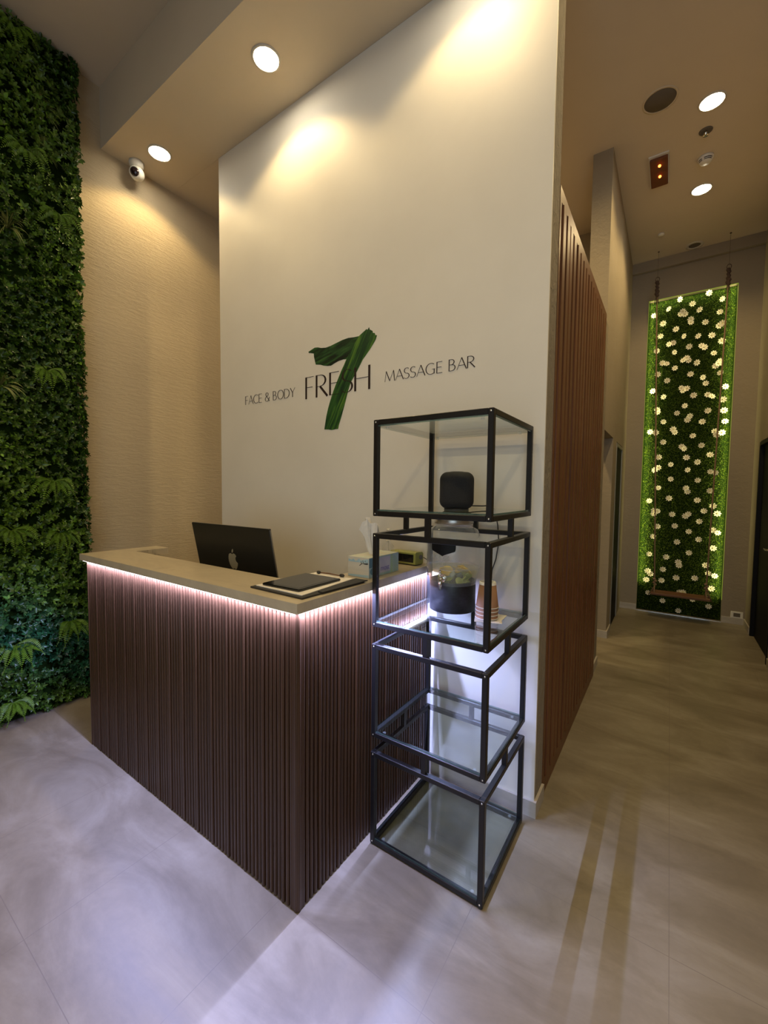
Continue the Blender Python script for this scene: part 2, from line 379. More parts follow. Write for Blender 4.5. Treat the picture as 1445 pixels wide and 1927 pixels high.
# ------------------------------------------------------------------ reception desk
desk = empty('reception_desk', (-1.88, 1.45, 0), 'L-shaped reception desk clad in dark brown fluted wood with a glowing strip under the top', 'reception desk')
def fluted(axis, a0, a1, face, sgn, z0, z1, pitch, depth, thick):
    """half-round vertical flutes; runs along axis, bulging towards sgn"""
    mb = MB(); n = max(1, round((a1-a0)/pitch)); p = (a1-a0)/n; prof = []
    for k in range(n):
        extra = .0022 if k % 5 == 0 else 0.
        for t, h in ((.0, 0), (.10, 0), (.16, .62), (.30, .92), (.5, 1.0), (.70, .92), (.84, .62), (.90, 0)):
            prof.append((a0+(k+t)*p, h*depth+(extra if h else 0)))
    prof.append((a1, 0))
    def pt(u, d, z): return (u, face+sgn*(d-depth), z) if axis == 'x' else (face+sgn*(d-depth), u, z)
    ring = lambda z: [pt(u, d, z) for u, d in prof]+[pt(a1, -thick, z), pt(a0, -thick, z)]
    mb.loft([ring(z0), ring(z1)]); 
    return mb
build('front_panel', fluted('x', DX0, DX, DY, -1, .004, 1.083, .0215, .009, .018), M['desk_wood'], desk)
build('side_panel', fluted('y', DY+.001, YW-.002, DX, 1, .004, 1.083, .0215, .009, .018), M['desk_wood'], desk)
build('side_panel', fluted('y', DY+.001, 1.38, DX0, -1, .004, 1.083, .0215, .009, .018), M['desk_wood'], desk)
build('carcass', MB().box(DX0+.03, DX-.03, DY+.03, DY+.05, .004, 1.083).box(DX-.05, DX-.03, DY+.05, YW-.003, .004, 1.083).box(DX0+.03, DX0+.05, DY+.05, 1.37, .004, 1.083), M['box_cream'], desk, label='pale inner lining of the desk')
build('work_shelf', MB().box(DX0+.05, DX-.05, DY+.05, 1.60, .735, .76), M['marble'], desk)
build('led_strip', MB().box(DX0-.012, DX+.006, DY-.0145, DY-.0075, 1.0795, 1.0835), M['led'], desk, label='glowing white light strip under the front edge')
build('led_strip', MB().box(DX+.0075, DX+.0145, DY-.008, YW-.004, 1.0795, 1.0835), M['led'], desk, label='glowing white light strip under the side edge')
def area(parent, loc, sx, sy, power, color, rot=(0, 0, 0), name='strip_light'):
    ld = bpy.data.lights.new(name, 'AREA'); ld.shape = 'RECTANGLE'; ld.size = sx; ld.size_y = sy; ld.energy = power; ld.color = color
    o = bpy.data.objects.new(name, ld); COL.objects.link(o); o.parent = parent
    o.location = Vector(loc)-ORG[parent]; o.rotation_euler = rot; return o
area(desk, ((DX0+DX)/2, DY-.011, 1.078), DX-DX0, .008, LED_FRONT, LED_COL)
area(desk, (DX+.011, (DY+YW)/2, 1.078), .008, YW-DY-.01, LED_SIDE, LED_COL)
# the continuous marble top
TZ = 1.120
ct = MB()
x0, x1, y0 = -2.768, -1.003, .957
ring = [(x0, y0), (x1, y0), (x1, YW-.002), (-1.207, YW-.002), (-1.207, 1.197), (-2.62, 1.197), (-2.62, 1.390), (x0, 1.390)]
ct.loft([[(x, y, TZ-.036) for x, y in ring], [(x, y, TZ) for x, y in ring]])
o = build('countertop', ct, M['marble']); tag(o, 'beige marble-look countertop with thick grey edge running round the reception desk', 'countertop')

# ------------------------------------------------------------------ wall sign
def cw(p, q, thick, thin):
    dx, dy = q[0]-p[0], q[1]-p[1]; L = math.hypot(dx, dy) or 1
    return thin+(thick-thin)*abs(dy/L)**1.6
def ribbon(pts, thick, thin, w=None):
    """calligraphic outline around a polyline: broad when vertical, fine when level"""
    L, R = [], []
    for i, p in enumerate(pts):
        a = pts[max(i-1, 0)]; b = pts[min(i+1, len(pts)-1)]
        dx, dy = b[0]-a[0], b[1]-a[1]; l = math.hypot(dx, dy) or 1
        h = (w if w else cw(a, b, thick, thin))/2
        L.append((p[0]-dy/l*h, p[1]+dx/l*h)); R.append((p[0]+dy/l*h, p[1]-dx/l*h))
    return L, R
def arc(cx, cy, rx, ry, a0, a1, n=18):
    return [(cx+rx*math.cos(math.radians(a0+(a1-a0)*i/n)), cy+ry*math.sin(math.radians(a0+(a1-a0)*i/n))) for i in range(n+1)]
def glyph(c, K, k):
    """strokes of one capital, cap height 1: list of (points, width or None); returns strokes, advance"""
    if c == 'F': return [([(.06,0),(.06,1)],K), ([(.02,.985),(.42,.985)],k), ([(.06,.52),(.37,.52)],k)], .50
    if c == 'E': return [([(.06,0),(.06,1)],K), ([(.04,.985),(.45,.985)],k), ([(.06,.52),(.40,.52)],k), ([(.04,.015),(.46,.015)],k)], .56
    if c == 'H': return [([(.06,0),(.06,1)],K), ([(.62,0),(.62,1)],K), ([(.06,.52),(.62,.52)],k)], .76
    if c == 'R': return [([(.06,0),(.06,1)],K), ([(.04,.985),(.22,.985)]+arc(.22,.735,.25,.25,88,-88)+[(.08,.48)],None), ([(.22,.48),(.56,0)],K)], .62
    if c == 'B': return [([(.06,0),(.06,1)],K), ([(.04,.985),(.20,.985)]+arc(.20,.76,.21,.225,88,-88)+[(.08,.53)],None), ([(.08,.53),(.24,.53)]+arc(.24,.272,.25,.257,88,-88)+[(.04,.015)],None)], .60
    if c == 'D': return [([(.06,0),(.06,1)],K), ([(.04,.985),(.25,.985)]+arc(.25,.5,.42,.485,88,-88,26)+[(.04,.015)],None)], .78
    if c == 'O': return [(arc(.42,.5,.37,.49,90,450,40),None)], .86
    if c == 'C': return [(arc(.42,.5,.37,.49,50,310,34),None)], .74
    if c == 'G': return [(arc(.42,.5,.37,.49,50,300,34)+[(.66,.10)],None), ([(.68,.05),(.68,.45)],K), ([(.52,.45),(.74,.45)],k)], .82
    if c == 'A': return [([(.02,0),(.34,1)],k), ([(.34,1),(.68,0)],K), ([(.14,.35),(.55,.35)],k)], .70
    if c == 'Y': return [([(.02,1),(.30,.48)],K), ([(.58,1),(.30,.48)],k), ([(.30,.5),(.30,0)],K)], .62
    if c == 'M': return [([(.04,0),(.14,1)],k), ([(.14,1),(.46,.05)],K), ([(.46,.05),(.78,1)],k), ([(.78,1),(.88,0)],K)], .94
    if c == 'S': return [(arc(.25,.745,.20,.245,40,250,18)+arc(.22,.26,.23,.245,70,-140,20),None)], .52
    if c == '&': return [(arc(.27,.78,.16,.20,-50,210,20)+[(.20,.58),(.62,.0)],None), ([(.36,.63)]+arc(.27,.27,.24,.26,120,330,22)+[(.60,.45)],None)], .70
    return [], .34
def lettering(text, x0, x1, z0, h, K=.095, k=.03):
    total = sum(glyph(c, K, k)[1] for c in text); sx = (x1-x0)/total; root = empty('wall_lettering', ((x0+x1)/2, YW, z0)); x = x0; yy = (YW-.0013, YW-.0003); q = 0
    for c in text:
        st, adv = glyph(c, K, k); mb = MB()
        for pts, w in st:
            q += 1
            # each stroke a hair deeper than the last so that crossings stay clean
            y = (yy[0]-.00002*q, yy[1])
            P = [(p[0]*sx, p[1]*h) for p in pts]; L, R = ribbon(P, K*h, k*h, w*h if w else None)
            n = len(P)
            vs = [(x+a, y[0], z0+b) for a, b in L]+[(x+a, y[0], z0+b) for a, b in R]+[(x+a, y[1], z0+b) for a, b in L]+[(x+a, y[1], z0+b) for a, b in R]
            fs = []
            for i in range(n-1):
                fs += [(i, n+i, n+i+1, i+1), (2*n+i, 2*n+i+1, 3*n+i+1, 3*n+i), (i, i+1, 2*n+i+1, 2*n+i), (n+i+1, n+i, 3*n+i, 3*n+i+1)]
            fs += [(0, 2*n, 3*n, n), (n-1, 2*n-1, 4*n-1, 3*n-1)]
            mb.add(vs, fs)
        if st: build('letter', mb, M['letter'], root)
        x += adv*sx
    return root
o = lettering('FACE & BODY', -2.540, -2.028, 2.102, .060, .085, .035)
tag(o, 'small dark capitals reading FACE & BODY on the sign wall, left of the green seven', 'lettering', 'lettering on the sign wall')
o = lettering('MASSAGE BAR', -1.325, -.792, 2.098, .057, .085, .035)
tag(o, 'small dark capitals reading MASSAGE BAR on the sign wall, right of the green seven', 'lettering', 'lettering on the sign wall')
fresh = lettering('FRESH', -1.940, -1.405, 2.074, .136, .105, .022)
o = fresh
tag(o, 'large dark capitals reading FRESH laid over the green brush-painted seven', 'lettering', 'lettering on the sign wall')

ARM = [(-1.9094,2.3667),(-1.8864,2.3735),(-1.8561,2.3824),(-1.8311,2.3797),(-1.8014,2.3707),(-1.7625,2.3654),(-1.7243,2.3689),(-1.6774,2.3775),(-1.6316,2.386),(-1.5866,2.3892),(-1.5426,2.3849),(-1.508,2.3838),(-1.5991,2.2693),(-1.6217,2.2714),(-1.6582,2.2688),(-1.6907,2.2602),(-1.7189,2.2508),(-1.7476,2.2529),(-1.7815,2.2607),(-1.806,2.27),(-1.8458,2.277),(-1.8534,2.2992),(-1.861,2.3257),(-1.8635,2.3478),(-1.8864,2.3546),(-1.9068,2.359)]
STEM = [(-1.508,2.3838),(-1.4825,2.3969),(-1.4533,2.4122),(-1.4449,2.4072),(-1.4347,2.4198),(-1.4304,2.4059),(-1.4097,2.3935),(-1.4075,2.3818),(-1.3953,2.3793),(-1.389,2.3651),(-1.3789,2.3647),(-1.3867,2.3421),(-1.4028,2.3225),(-1.4271,2.2945),(-1.4559,2.2668),(-1.4768,2.2472),(-1.4936,2.2234),(-1.5063,2.2054),(-1.5191,2.1873),(-1.5406,2.1602),(-1.558,2.1389),(-1.5711,2.1169),(-1.5843,2.0845),(-1.5974,2.0449),(-1.6107,2.0051),(-1.6241,1.9684),(-1.6376,1.9314),(-1.6558,1.8874),(-1.6603,1.8667),(-1.6837,1.8667),(-1.69,1.8655),(-1.7121,1.8635),(-1.7409,1.8691),(-1.7726,1.8715),(-1.7654,1.9069),(-1.7558,1.9527),(-1.7416,1.9977),(-1.7273,2.0352),(-1.7085,2.079),(-1.6852,2.1251),(-1.6576,2.1736),(-1.6395,2.2055),(-1.6169,2.2398),(-1.5991,2.2693)]
def paint(name, ang, stops, sc=(60, 1, 5)):
    m = mat(name, (.02, .08, .02), .45, spec=.4); n, l, b = nodes(m)
    m2 = n.new('ShaderNodeMapping'); m2.inputs['Scale'].default_value = sc; l.new(coords(m, rot=(0, ang, 0)), m2.inputs['Vector'])
    f = noise(m, m2.outputs['Vector'], 1.0, 5, .6, .4)
    l.new(ramp(m, f, stops), b.inputs['Base Color']); return m
pa = paint('green_brush_arm', .22, [(.36, (.004, .010, .005)), (.47, (.008, .032, .010)), (.56, (.020, .075, .020)), (.68, (.05, .13, .03))], (5, 1, 40))
ps = paint('green_brush_stem', -.50, [(.34, (.004, .018, .007)), (.45, (.010, .052, .015)), (.54, (.03, .11, .020)), (.66, (.10, .21, .025))], (48, 1, 3.5))
def inset(P, d):
    c = (sum(p[0] for p in P)/len(P), sum(p[1] for p in P)/len(P)); return [(c[0]+(p[0]-c[0])*d, c[1]+(p[1]-c[1])*d) for p in P]
sv = empty('painted_seven', (-1.65, YW, 1.864), 'big green brush-stroke numeral seven on the cream sign wall', 'wall sign')
build('brush_arm', MB().poly(ARM, (YW-.0008, YW-.0003)), pa, sv)
build('brush_stem', MB().poly(STEM, (YW-.0011, YW-.0003)), ps, sv)

# ------------------------------------------------------------------ steel and glass shelf tower
SX0, SX1, SY0, SY1 = -.995, -.496, 1.367, 1.858
R = .021
tower = empty('shelf_tower', (-.745, 1.61, 0), 'tall black steel shelf tower of four stacked cube frames with glass shelves', 'shelf')
LV = [(0., .405), (.470, .865), (.938, 1.325), (1.395, 1.783)]
def frame_unit(z0, z1):
    mb = MB(); c = .002
    for x in (SX0, SX1-R):
        for y in (SY0, SY1-R): mb.box(x, x+R, y, y+R, z0, z1, c=c)
    for z in (z0, z1-R):
        for y in (SY0, SY1-R): mb.box(SX0+R-.001, SX1-R+.001, y, y+R, z, z+R, c=c)
        for x in (SX0, SX1-R): mb.box(x, x+R, SY0+R-.001, SY1-R+.001, z, z+R, c=c)
    return mb
for i, (a, b) in enumerate(LV):
    build('cube_frame', frame_unit(a+(.006 if i == 0 else 0), b), M['black_steel'], tower)
    for x in (SX0+R/2, SX1-R/2):
        for z in (a+R/2+(.006 if i == 0 else 0), b-R/2): build('screw', MB().ball((x, SY0, z), .004, 8, sy=.5), M['chrome'], tower)
for x in (SX0+R/2, SX1-R/2):
    for y in (SY0+R/2, SY1-R/2): build('foot', MB().lathe([(.008, 0), (.010, .002), (.010, .008)], 12, (x, y, 0)), M['rubber'], tower)
cx, cy = (SX0+SX1)/2, (SY0+SY1)/2
for i in range(3):
    za, zb = LV[i][1]-.001, LV[i+1][0]+.001
    for x, y in ((cx, SY0+R/2), (cx, SY1-R/2), (SX0+R/2, cy), (SX1-R/2, cy)):
        build('connector_post', MB().box(x-R/2+.001, x+R/2-.001, y-R/2+.001, y+R/2-.001, za, zb), M['black_steel'], tower)
def pane(z):
    e = .006
    mb = MB(); g = .004
    mb.add([(SX0+g, SY0+g, z), (SX1-g, SY0+g, z), (SX1-g, SY1-g, z), (SX0+g, SY1-g, z)], [(0, 1, 2, 3)])
    mb.add([(SX0+g, SY0+g, z-e), (SX1-g, SY0+g, z-e), (SX1-g, SY1-g, z-e), (SX0+g, SY1-g, z-e)], [(3, 2, 1, 0)])
    P = [(SX0+g, SY0+g), (SX1-g, SY0+g), (SX1-g, SY1-g), (SX0+g, SY1-g)]
    for k in range(4):
        a, b = P[k], P[(k+1) % 4]
        mb.add([(*a, z-e), (*b, z-e), (*b, z), (*a, z)], [(0, 1, 2, 3)], 1)
    o = build('glass_shelf', mb, [M['glass'], M['glass_edge']], tower)
    for x in (SX0+.05, SX1-.05):
        for y in (SY0+.028, SY1-.028): build('bumper', MB().lathe([(.007, 0), (.007, .0045), (.004, .006)], 10, (x, y, z-e-.0062)), M['jar_glass'], o)
PZS = [LV[0][0]+R+.012, LV[1][0]+R+.0065, LV[2][0]+R+.0065, LV[3][0]+R+.0065]
for z in PZS: pane(z)
pane(LV[3][1]-R-.0005)

# ------------------------------------------------------------------ speaker on the top shelf
z0 = PZS[3]
sp = empty('smart_speaker', (-.733, 1.60, z0+.0005), 'black rounded fabric speaker on the upper glass shelf', 'speaker', rz=math.radians(26))
def rsq(w, d, n, z):   # superellipse ring
    out = []
    for i in range(40):
        t = 2*math.pi*i/40; c, s_ = math.cos(t), math.sin(t)
        out.append((w*math.copysign(abs(c)**(2/n), c), d*math.copysign(abs(s_)**(2/n), s_), z))
    return out
hh = .152; rr = .032; rings = []
for k in range(9):
    a = math.pi/2*k/8; rings.append(rsq(.070-rr+rr*math.sin(a), .060-rr+rr*math.sin(a), 3.2, .004+rr-rr*math.cos(a)))
for k in range(9):
    a = math.pi/2*k/8; rings.append(rsq(.070-rr+rr*math.cos(a), .060-rr+rr*math.cos(a), 3.2, .004+hh-rr+rr*math.sin(a)))
build('fabric_body', MB().loft(rings, smooth=True), M['speaker_fabric'], sp, True)
build('base_pad', MB().lathe([(.050, 0), (.052, .002), (.050, .005)], 32), M['rubber'], sp, True)
build('touch_top', MB().lathe([(.030, .1562), (.028, .1575), (.0, .158)], 24), M['black_gloss'], sp, True)
cb = MB().tube([(-.735, 1.665, z0+.02), (-.71, 1.72, z0+.014), (-.69, 1.79, z0+.012), (-.675, 1.848, z0+.014), (-.668, 1.884, z0-.01), (-.655, 1.89, z0-.08), (-.648, 1.89, z0-.16), (-.66, 1.89, z0-.24), (-.675, 1.885, z0-.29), (-.68, 1.88, .99)], .0028)
o = build('power_cord', cb, M['rubber']); tag(o, 'thin black power cord hanging behind the shelf from the speaker', 'cord')

# ------------------------------------------------------------------ drinks dispenser
z0 = PZS[2]
jx, jy = -.800, 1.722
jar = empty('drink_dispenser', (jx, jy, z0+.0005), 'clear glass drinks dispenser of lemon water in a black stand on the glass shelf', 'drink dispenser', rz=math.radians(3))
J = MB()
outp = [(.085, .085), (.098, .100), (.104, .125), (.112, .165), (.119, .20), (.121, .30), (.119, .335), (.108, .362), (.086, .376), (.080, .382), (.080, .402)]
J.lathe(outp, 48, cap0=False, cap1=False)
build('glass_jar', J, M['jar_glass'], jar, True)
build('embossed_band', MB().tube([(.1225*math.cos(math.radians(a)), .1225*math.sin(math.radians(a)), .196+.003*math.sin(math.radians(a*6))) for a in range(0, 361, 6)], .0016, 6), M['jar_glass'], jar, True)
build('neck_bead', MB().tube([(.082*math.cos(math.radians(a)), .082*math.sin(math.radians(a)), .380) for a in range(0, 361, 10)], .0018, 6), M['jar_glass'], jar, True)
st = MB(); seg = 48
st.lathe([(.100, 0), (.103, .002), (.103, .133), (.102, .136), (.098, .134), (.098, .006), (.0, .006)], seg, cap1=False)
build('black_stand', st, noisy('black_weave', (.006, .0065, .009), (.016, .017, .022), (1, 1, 3), 60, .45, .5, .001), jar, True)
wt = MB().lathe([(.094, .088), (.101, .125), (.109, .165), (.1145, .190)], 48)
wa = build('lemon_water', wt, M['water'], jar, True)
def slice_disc(mb, c, r, nrm, th=.005):
    q = Vector(nrm).normalized().to_track_quat('Z', 'Y').to_matrix().to_4x4(); q.translation = Vector(c)
    mb.lathe([(r*.97, -th/2), (r, 0), (r*.97, th/2)], 18, xf=q)
lm = MB(); l2 = MB(); r2 = random.Random(3)
for k in range(7):
    a = r2.uniform(0, 6.28); rr_ = r2.uniform(.03, .066)
    slice_disc(lm, (rr_*math.cos(a), rr_*math.sin(a), r2.uniform(.172, .183)), .026, (r2.uniform(-.9, .9), r2.uniform(-.9, .9), .8))
for k in range(16):
    a = r2.uniform(0, 6.28); rr_ = r2.uniform(.03, .072)
    slice_disc(l2, (rr_*math.cos(a), rr_*math.sin(a), r2.uniform(.122, .150)), .022, (r2.uniform(-1, 1), r2.uniform(-1, 1), .7))
build('lemon_slices', lm, M['lemon'], wa, True, kind='stuff'); build('lime_slices', l2, M['lime'], wa, True, kind='stuff')
ic = MB()
for k in range(9):
    a = r2.uniform(0, 6.28); rr_ = r2.uniform(.02, .062); m_ = Matrix.Translation((rr_*math.cos(a), rr_*math.sin(a), r2.uniform(.145, .172))) @ Matrix.Rotation(r2.uniform(0, 3), 4, 'Y') @ Matrix.Rotation(r2.uniform(0, 3), 4, 'Z')
    ic.cbox(-.014, .014, -.014, .014, -.014, .014, .004, 0, m_)
build('ice', ic, M['ice'], wa, True, kind='stuff')
build('metal_lid', MB().lathe([(.086, .388), (.088, .391), (.088, .408), (.086, .412), (.0, .413)], 40, cap1=False), M['brass_tin'], jar, True)
# front of the dispenser (its tap and label) points down local -Y
def onjar(a, z, r=.1235): return (r*math.sin(a), -r*math.cos(a), z)
pq = MB(); rows = 7; cols = 16
def pl(u, v):  # u -1..1, v 0..1 ; lower edge dips to a point
    zt = .322+.004*(1-u*u); zb = .264+.012*abs(u)**.7-.010*(1-abs(u))
    sx = .47*(1-.06*(2*v-1)**4)
    return onjar(u*sx, zb+(zt-zb)*v, .1235)
for j in range(rows):
    for i in range(cols):
        u0, u1, v0, v1 = -1+2*i/cols, -1+2*(i+1)/cols, j/rows, (j+1)/rows
        pq.add([pl(u0, v0), pl(u1, v0), pl(u1, v1), pl(u0, v1)], [(0, 1, 2, 3)], smooth=True)
build('chalk_label', pq, M['dark'], jar, True, label='black chalkboard label')
em = MB(); r4 = random.Random(11)   # blurred relief lettering under the label
for row, (zz, n_) in enumerate(((.246, 9), (.224, 8))):
    for k in range(n_):
        a = -.44+.078*k+.02*row; h_ = .011 if row == 0 else .008
        em.tube([onjar(a, zz-h_), onjar(a, zz+h_)], .0013, 5)
        em.tube([onjar(a, zz+h_*(1 if k % 2 else -.1)), onjar(a+.04, zz+h_*(1 if k % 3 else .1))], .0012, 5)
        if k % 2 == 0: em.tube([onjar(a+.045, zz-h_), onjar(a+.045, zz+h_)], .0012, 5)
build('embossed_lettering', em, M['jar_glass'], jar, True)
tp = MB()
tp.tube([(0, -.108, .158), (0, -.145, .158)], .010, 12).tube([(0, -.140, .166), (0, -.140, .112)], .0075, 12, rad=[.009, .0065]).tube([(0, -.140, .166), (0, -.143, .190)], .004, 8).ball((0, -.143, .192), .006, 8)
tp.lathe([(.016, -.003), (.016, .003)], 16, xf=Matrix.Translation((0, -.112, .158)) @ Matrix.Rotation(math.pi/2, 4, 'X'))
build('tap', tp, M['chrome'], jar, True)

# ------------------------------------------------------------------ stacked paper cups, napkin
z0 = PZS[2]+.0005
def cup_mesh(h=.105, rb=.033, rt=.046):
    a = MB().lathe([(rt, .002), (rb, h), (rb-.003, h-.008), (.0, h-.008)], 36, cap0=False, cap1=False)
    rim = MB().tube([((rt+.0005)*math.cos(math.radians(t)), (rt+.0005)*math.sin(math.radians(t)), .002) for t in range(0, 361, 10)], .0019, 6)
    return a, rim
names = ['brown paper cup at the bottom of the upside-down stack', 'brown paper cup second from the bottom of the upside-down stack', 'brown paper cup second from the top of the upside-down stack', 'brown paper cup on top of the upside-down stack, showing its pale base band']
first = None
for k in range(4):
    if first is None:
        t = empty('paper_cup', (-.615, 1.665, z0+.006), None, 'cup', 'stack of brown paper cups'); first = t
        a, rim = cup_mesh(); build('wall', a, M['kraft'], t, True); build('rim', rim, M['paper'], t, True)
        build('base_band', MB().lathe([(.0352, .094), (.0335, .1055), (.029, .1058), (.029, .099), (.0, .099)], 36, cap0=False, cap1=False), M['paper'], t, True)
    else:
        t = copy_tree(first); t.location = (-.615+.0006*k, 1.665-.0004*k, z0+.006+.0155*k)
    t['label'] = names[k]
nk = MB().box(-.665, -.555, 1.61, 1.735, z0, z0+.0012, 0, Matrix.Translation((-.61, 1.67, 0)) @ Matrix.Rotation(.35, 4, 'Z') @ Matrix.Translation((.61, -1.67, 0)))
nk.box(-.655, -.552, 1.63, 1.748, z0+.0014, z0+.0026, 0, Matrix.Translation((-.61, 1.67, 0)) @ Matrix.Rotation(.05, 4, 'Z') @ Matrix.Translation((.61, -1.67, 0)))
o = build('napkin', nk, M['tissue']); tag(o, 'folded white paper napkin under the brown cups', 'napkin')

# ------------------------------------------------------------------ computer
th = math.radians(11)
pc = empty('desktop_computer', (-1.87, 1.40, .76), 'large dark desktop computer screen seen from behind with a pale apple logo', 'computer')
Wd, Hd = .65, .50
base = Matrix.Translation((0, 0, .062)) @ Matrix.Rotation(th, 4, 'X')     # lower edge of the panel; leans towards the viewer
pb = MB(); pb.cbox(-Wd/2, Wd/2, -.009, .004, 0, Hd, .003, 0, base)
build('screen_panel', pb, M['computer_back'], pc, True)
eg = MB(); eg.box(Wd/2-.0005, Wd/2+.0008, -.0055, .0005, .006, Hd-.006, 0, base)  .box(-Wd/2+.006, Wd/2-.006, -.0055, .0005, Hd-.0005, Hd+.0008, 0, base)
build('bright_edge', eg, M['computer_edge'], pc, True, label='thin silver edge')
sb = MB().box(-.10, .10, -.135, .055, .0005, .007, c=.002).box(-.09, .09, -.006, 0, .0, .25, 0, Matrix.Translation((0, -.08, .006)) @ Matrix.Rotation(math.radians(-14), 4, 'X'))
build('stand', sb, M['computer_edge'], pc, True)
ap = [(.0,.30),(.03,.325),(.08,.345),(.14,.335),(.19,.30),(.225,.25),(.165,.20),(.145,.13),(.165,.05),(.235,.0),(.25,-.01),(.22,-.10),(.165,-.19),(.115,-.245),(.07,-.255),(.03,-.235),(.0,-.225),(-.03,-.235),(-.07,-.255),(-.115,-.245),(-.175,-.18),(-.225,-.09),(-.25,.02),(-.25,.12),(-.225,.22),(-.18,.30),(-.12,.335),(-.06,.34)]
lf = [(.005,.37),(.01,.43),(.045,.49),(.10,.52),(.105,.46),(.075,.40),(.03,.372)]
sc = .145
lg = MB()
for P in (ap, lf):
    # seen from behind: mirrored neither way because the back faces -Y
    b0 = len(lg.v); lg.poly([(x*sc, z*sc) for x, z in P], (-.0102, -.0088))
    for i in range(b0, len(lg.v)): lg.v[i] = tuple(base @ Vector((lg.v[i][0], lg.v[i][1], lg.v[i][2]+Hd*.60)))
build('apple_logo', lg, M['logo'], pc, True, label='pale apple-shaped logo')

# ------------------------------------------------------------------ clipboard, tablet, pen
T0 = TZ+.0003
f = empty('writing_pad', (-1.18, 1.17, T0), 'black leather writing pad with white paper under the tablet on the counter corner', 'writing pad')
cover = MB(); P = [(-1.315, 1.012), (-1.030, 1.006), (-1.018, 1.345), (-1.300, 1.352)]
def slab(P, z0, z1): return MB().loft([[(x, y, z0) for x, y in P], [(x, y, z1) for x, y in P]])
build('black_cover', slab(P, T0, T0+.006), M['rubber'], f)
build('flap', slab([(-1.045, 1.10), (-1.022, 1.10), (-1.012, 1.36), (-1.075, 1.36)], T0+.0062, T0+.0095), M['rubber'], f)
build('paper_sheets', slab([(-1.305, 1.03), (-1.050, 1.025), (-1.080, 1.348), (-1.298, 1.350)], T0+.0062, T0+.0088), M['paper'], f)
TB = T0+.0092
t = empty('tablet', (-1.19, 1.165, TB), 'black tablet lying face up on the writing pad', 'tablet', rz=math.radians(1.5))
build('body', MB().box(-.098, .098, -.12, .12, 0, .009, c=.003), M['black_gloss'], t, True)
build('screen', MB().box(-.082, .082, -.106, .106, .0088, .0094), M['screen_glass'], t, True)
pn = empty('pen', (-1.19, 1.335, TB+.001), 'thin brown pen with two round black ends lying behind the tablet', 'pen')
build('barrel', MB().tube([(-1.262, 1.333, TB+.005), (-1.21, 1.345, TB+.006), (-1.16, 1.337, TB+.006), (-1.13, 1.342, TB+.005)], .0025, 8), M['swing_wood'], pn)
build('cap', MB().ball((-1.262, 1.333, TB+.007), .0075, 10, sx=1.4), M['rubber'], pn); build('cap', MB().ball((-1.135, 1.341, TB+.007), .0075, 10, sx=1.9), M['rubber'], pn)

# ------------------------------------------------------------------ tissue box
bx0, bx1, by0, by1, bz = -1.163, -1.048, 1.415, 1.650, .088
tb = empty('tissue_box', ((bx0+bx1)/2, (by0+by1)/2, T0), 'blue and cream tissue box with a tissue pulled up, on the counter behind the shelf', 'tissue box')
B0 = T0+.0002
build('carton', MB().box(bx0, bx1, by0, by1, B0, B0+bz), M['box_cream'], tb)
build('printed_side', MB().box(bx1-.0002, bx1+.0005, by0+.001, by1-.001, B0+.001, B0+bz-.001), M['box_blue'], tb, label='pale blue printed side')
build('printed_top', MB().box(bx0+.001, bx1-.001, by0+.001, by1-.001, B0+bz-.0003, B0+bz+.0005), M['box_top'], tb)
pr = MB()
mt = [(bx0+.004, .066), (bx0+.004, .078), (bx0+.022, .073), (bx0+.030, .080), (bx0+.042, .070), (bx0+.052, .074), (bx0+.062, .083), (bx0+.074, .074), (bx0+.085, .079), (bx1-.003, .084), (bx1-.003, .066)]
pr.poly([(x, B0+z) for x, z in mt], (by0-.0006, by0+.0002)); pr.poly([(bx0+.002, B0+.003), (bx1-.002, B0+.003), (bx1-.002, B0+.014), (bx0+.002, B0+.010)], (by0-.0006, by0+.0002))
build('mountain_print', pr, M['box_blue'], tb)
wr_ = MB(); y_ = by0-.0012
def ink(P, r): wr_.tube([(bx1-.052+u*.048, y_, B0+.052+w*.024) for u, w in P], r, 5)
ink([(.98,.52),(.90,.66),(.80,.52),(.88,.40),(.98,.50),(.98,.38),(.80,.36),(.60,.36)], .0011)
ink([(.80,.36),(.76,.56),(.70,.38),(.64,.58),(.58,.38),(.50,.40)], .0011)
ink([(.50,.40),(.42,.98)], .0011); ink([(.40,.42),(.26,.40),(.16,.20),(.04,.02)], .0012); ink([(.26,.40),(.22,.85)], .001)
for u, w in ((.66,.84),(.74,.84),(.70,.98)): wr_.ball((bx1-.052+u*.048, y_, B0+.052+w*.024), .0013, 6)
build('script_lettering', wr_, M['letter'], tb, label='small black Arabic script')
sd = MB(); X = bx1+.0004
sd.box(X, X+.0004, by0+.168, by0+.184, B0+.002, B0+bz-.002)
for k in range(9):
    a = math.radians(-65+k*17); o_ = (by0+.184, B0+.035)
    p = [(o_[0], o_[1]), (o_[0]+.046*math.cos(a)*1.0, o_[1]+.046*math.sin(a)), (o_[0]+.046*math.cos(a+.13), o_[1]+.046*math.sin(a+.13))]
    sd.add([(X+.0006, *q) for q in p], [(0, 1, 2)])
build('leaf_print', sd, M['box_green'], tb)
sd2 = MB().box(X, X+.0004, by0+.08, by0+.162, B0+.012, B0+bz-.006); build('panel_print', sd2, M['box_lilac'], tb)
sd3 = MB().box(X, X+.0003, by0+.001, by0+.03, B0+.045, B0+bz-.002); 
sd3.add([(X+.0008, by0+.03+.022*math.cos(math.radians(a)), B0+.028+.016*math.sin(math.radians(a))) for a in range(0, 360, 20)], [tuple(range(18))])
build('blue_print', sd3, M['box_blue_dark'], tb)
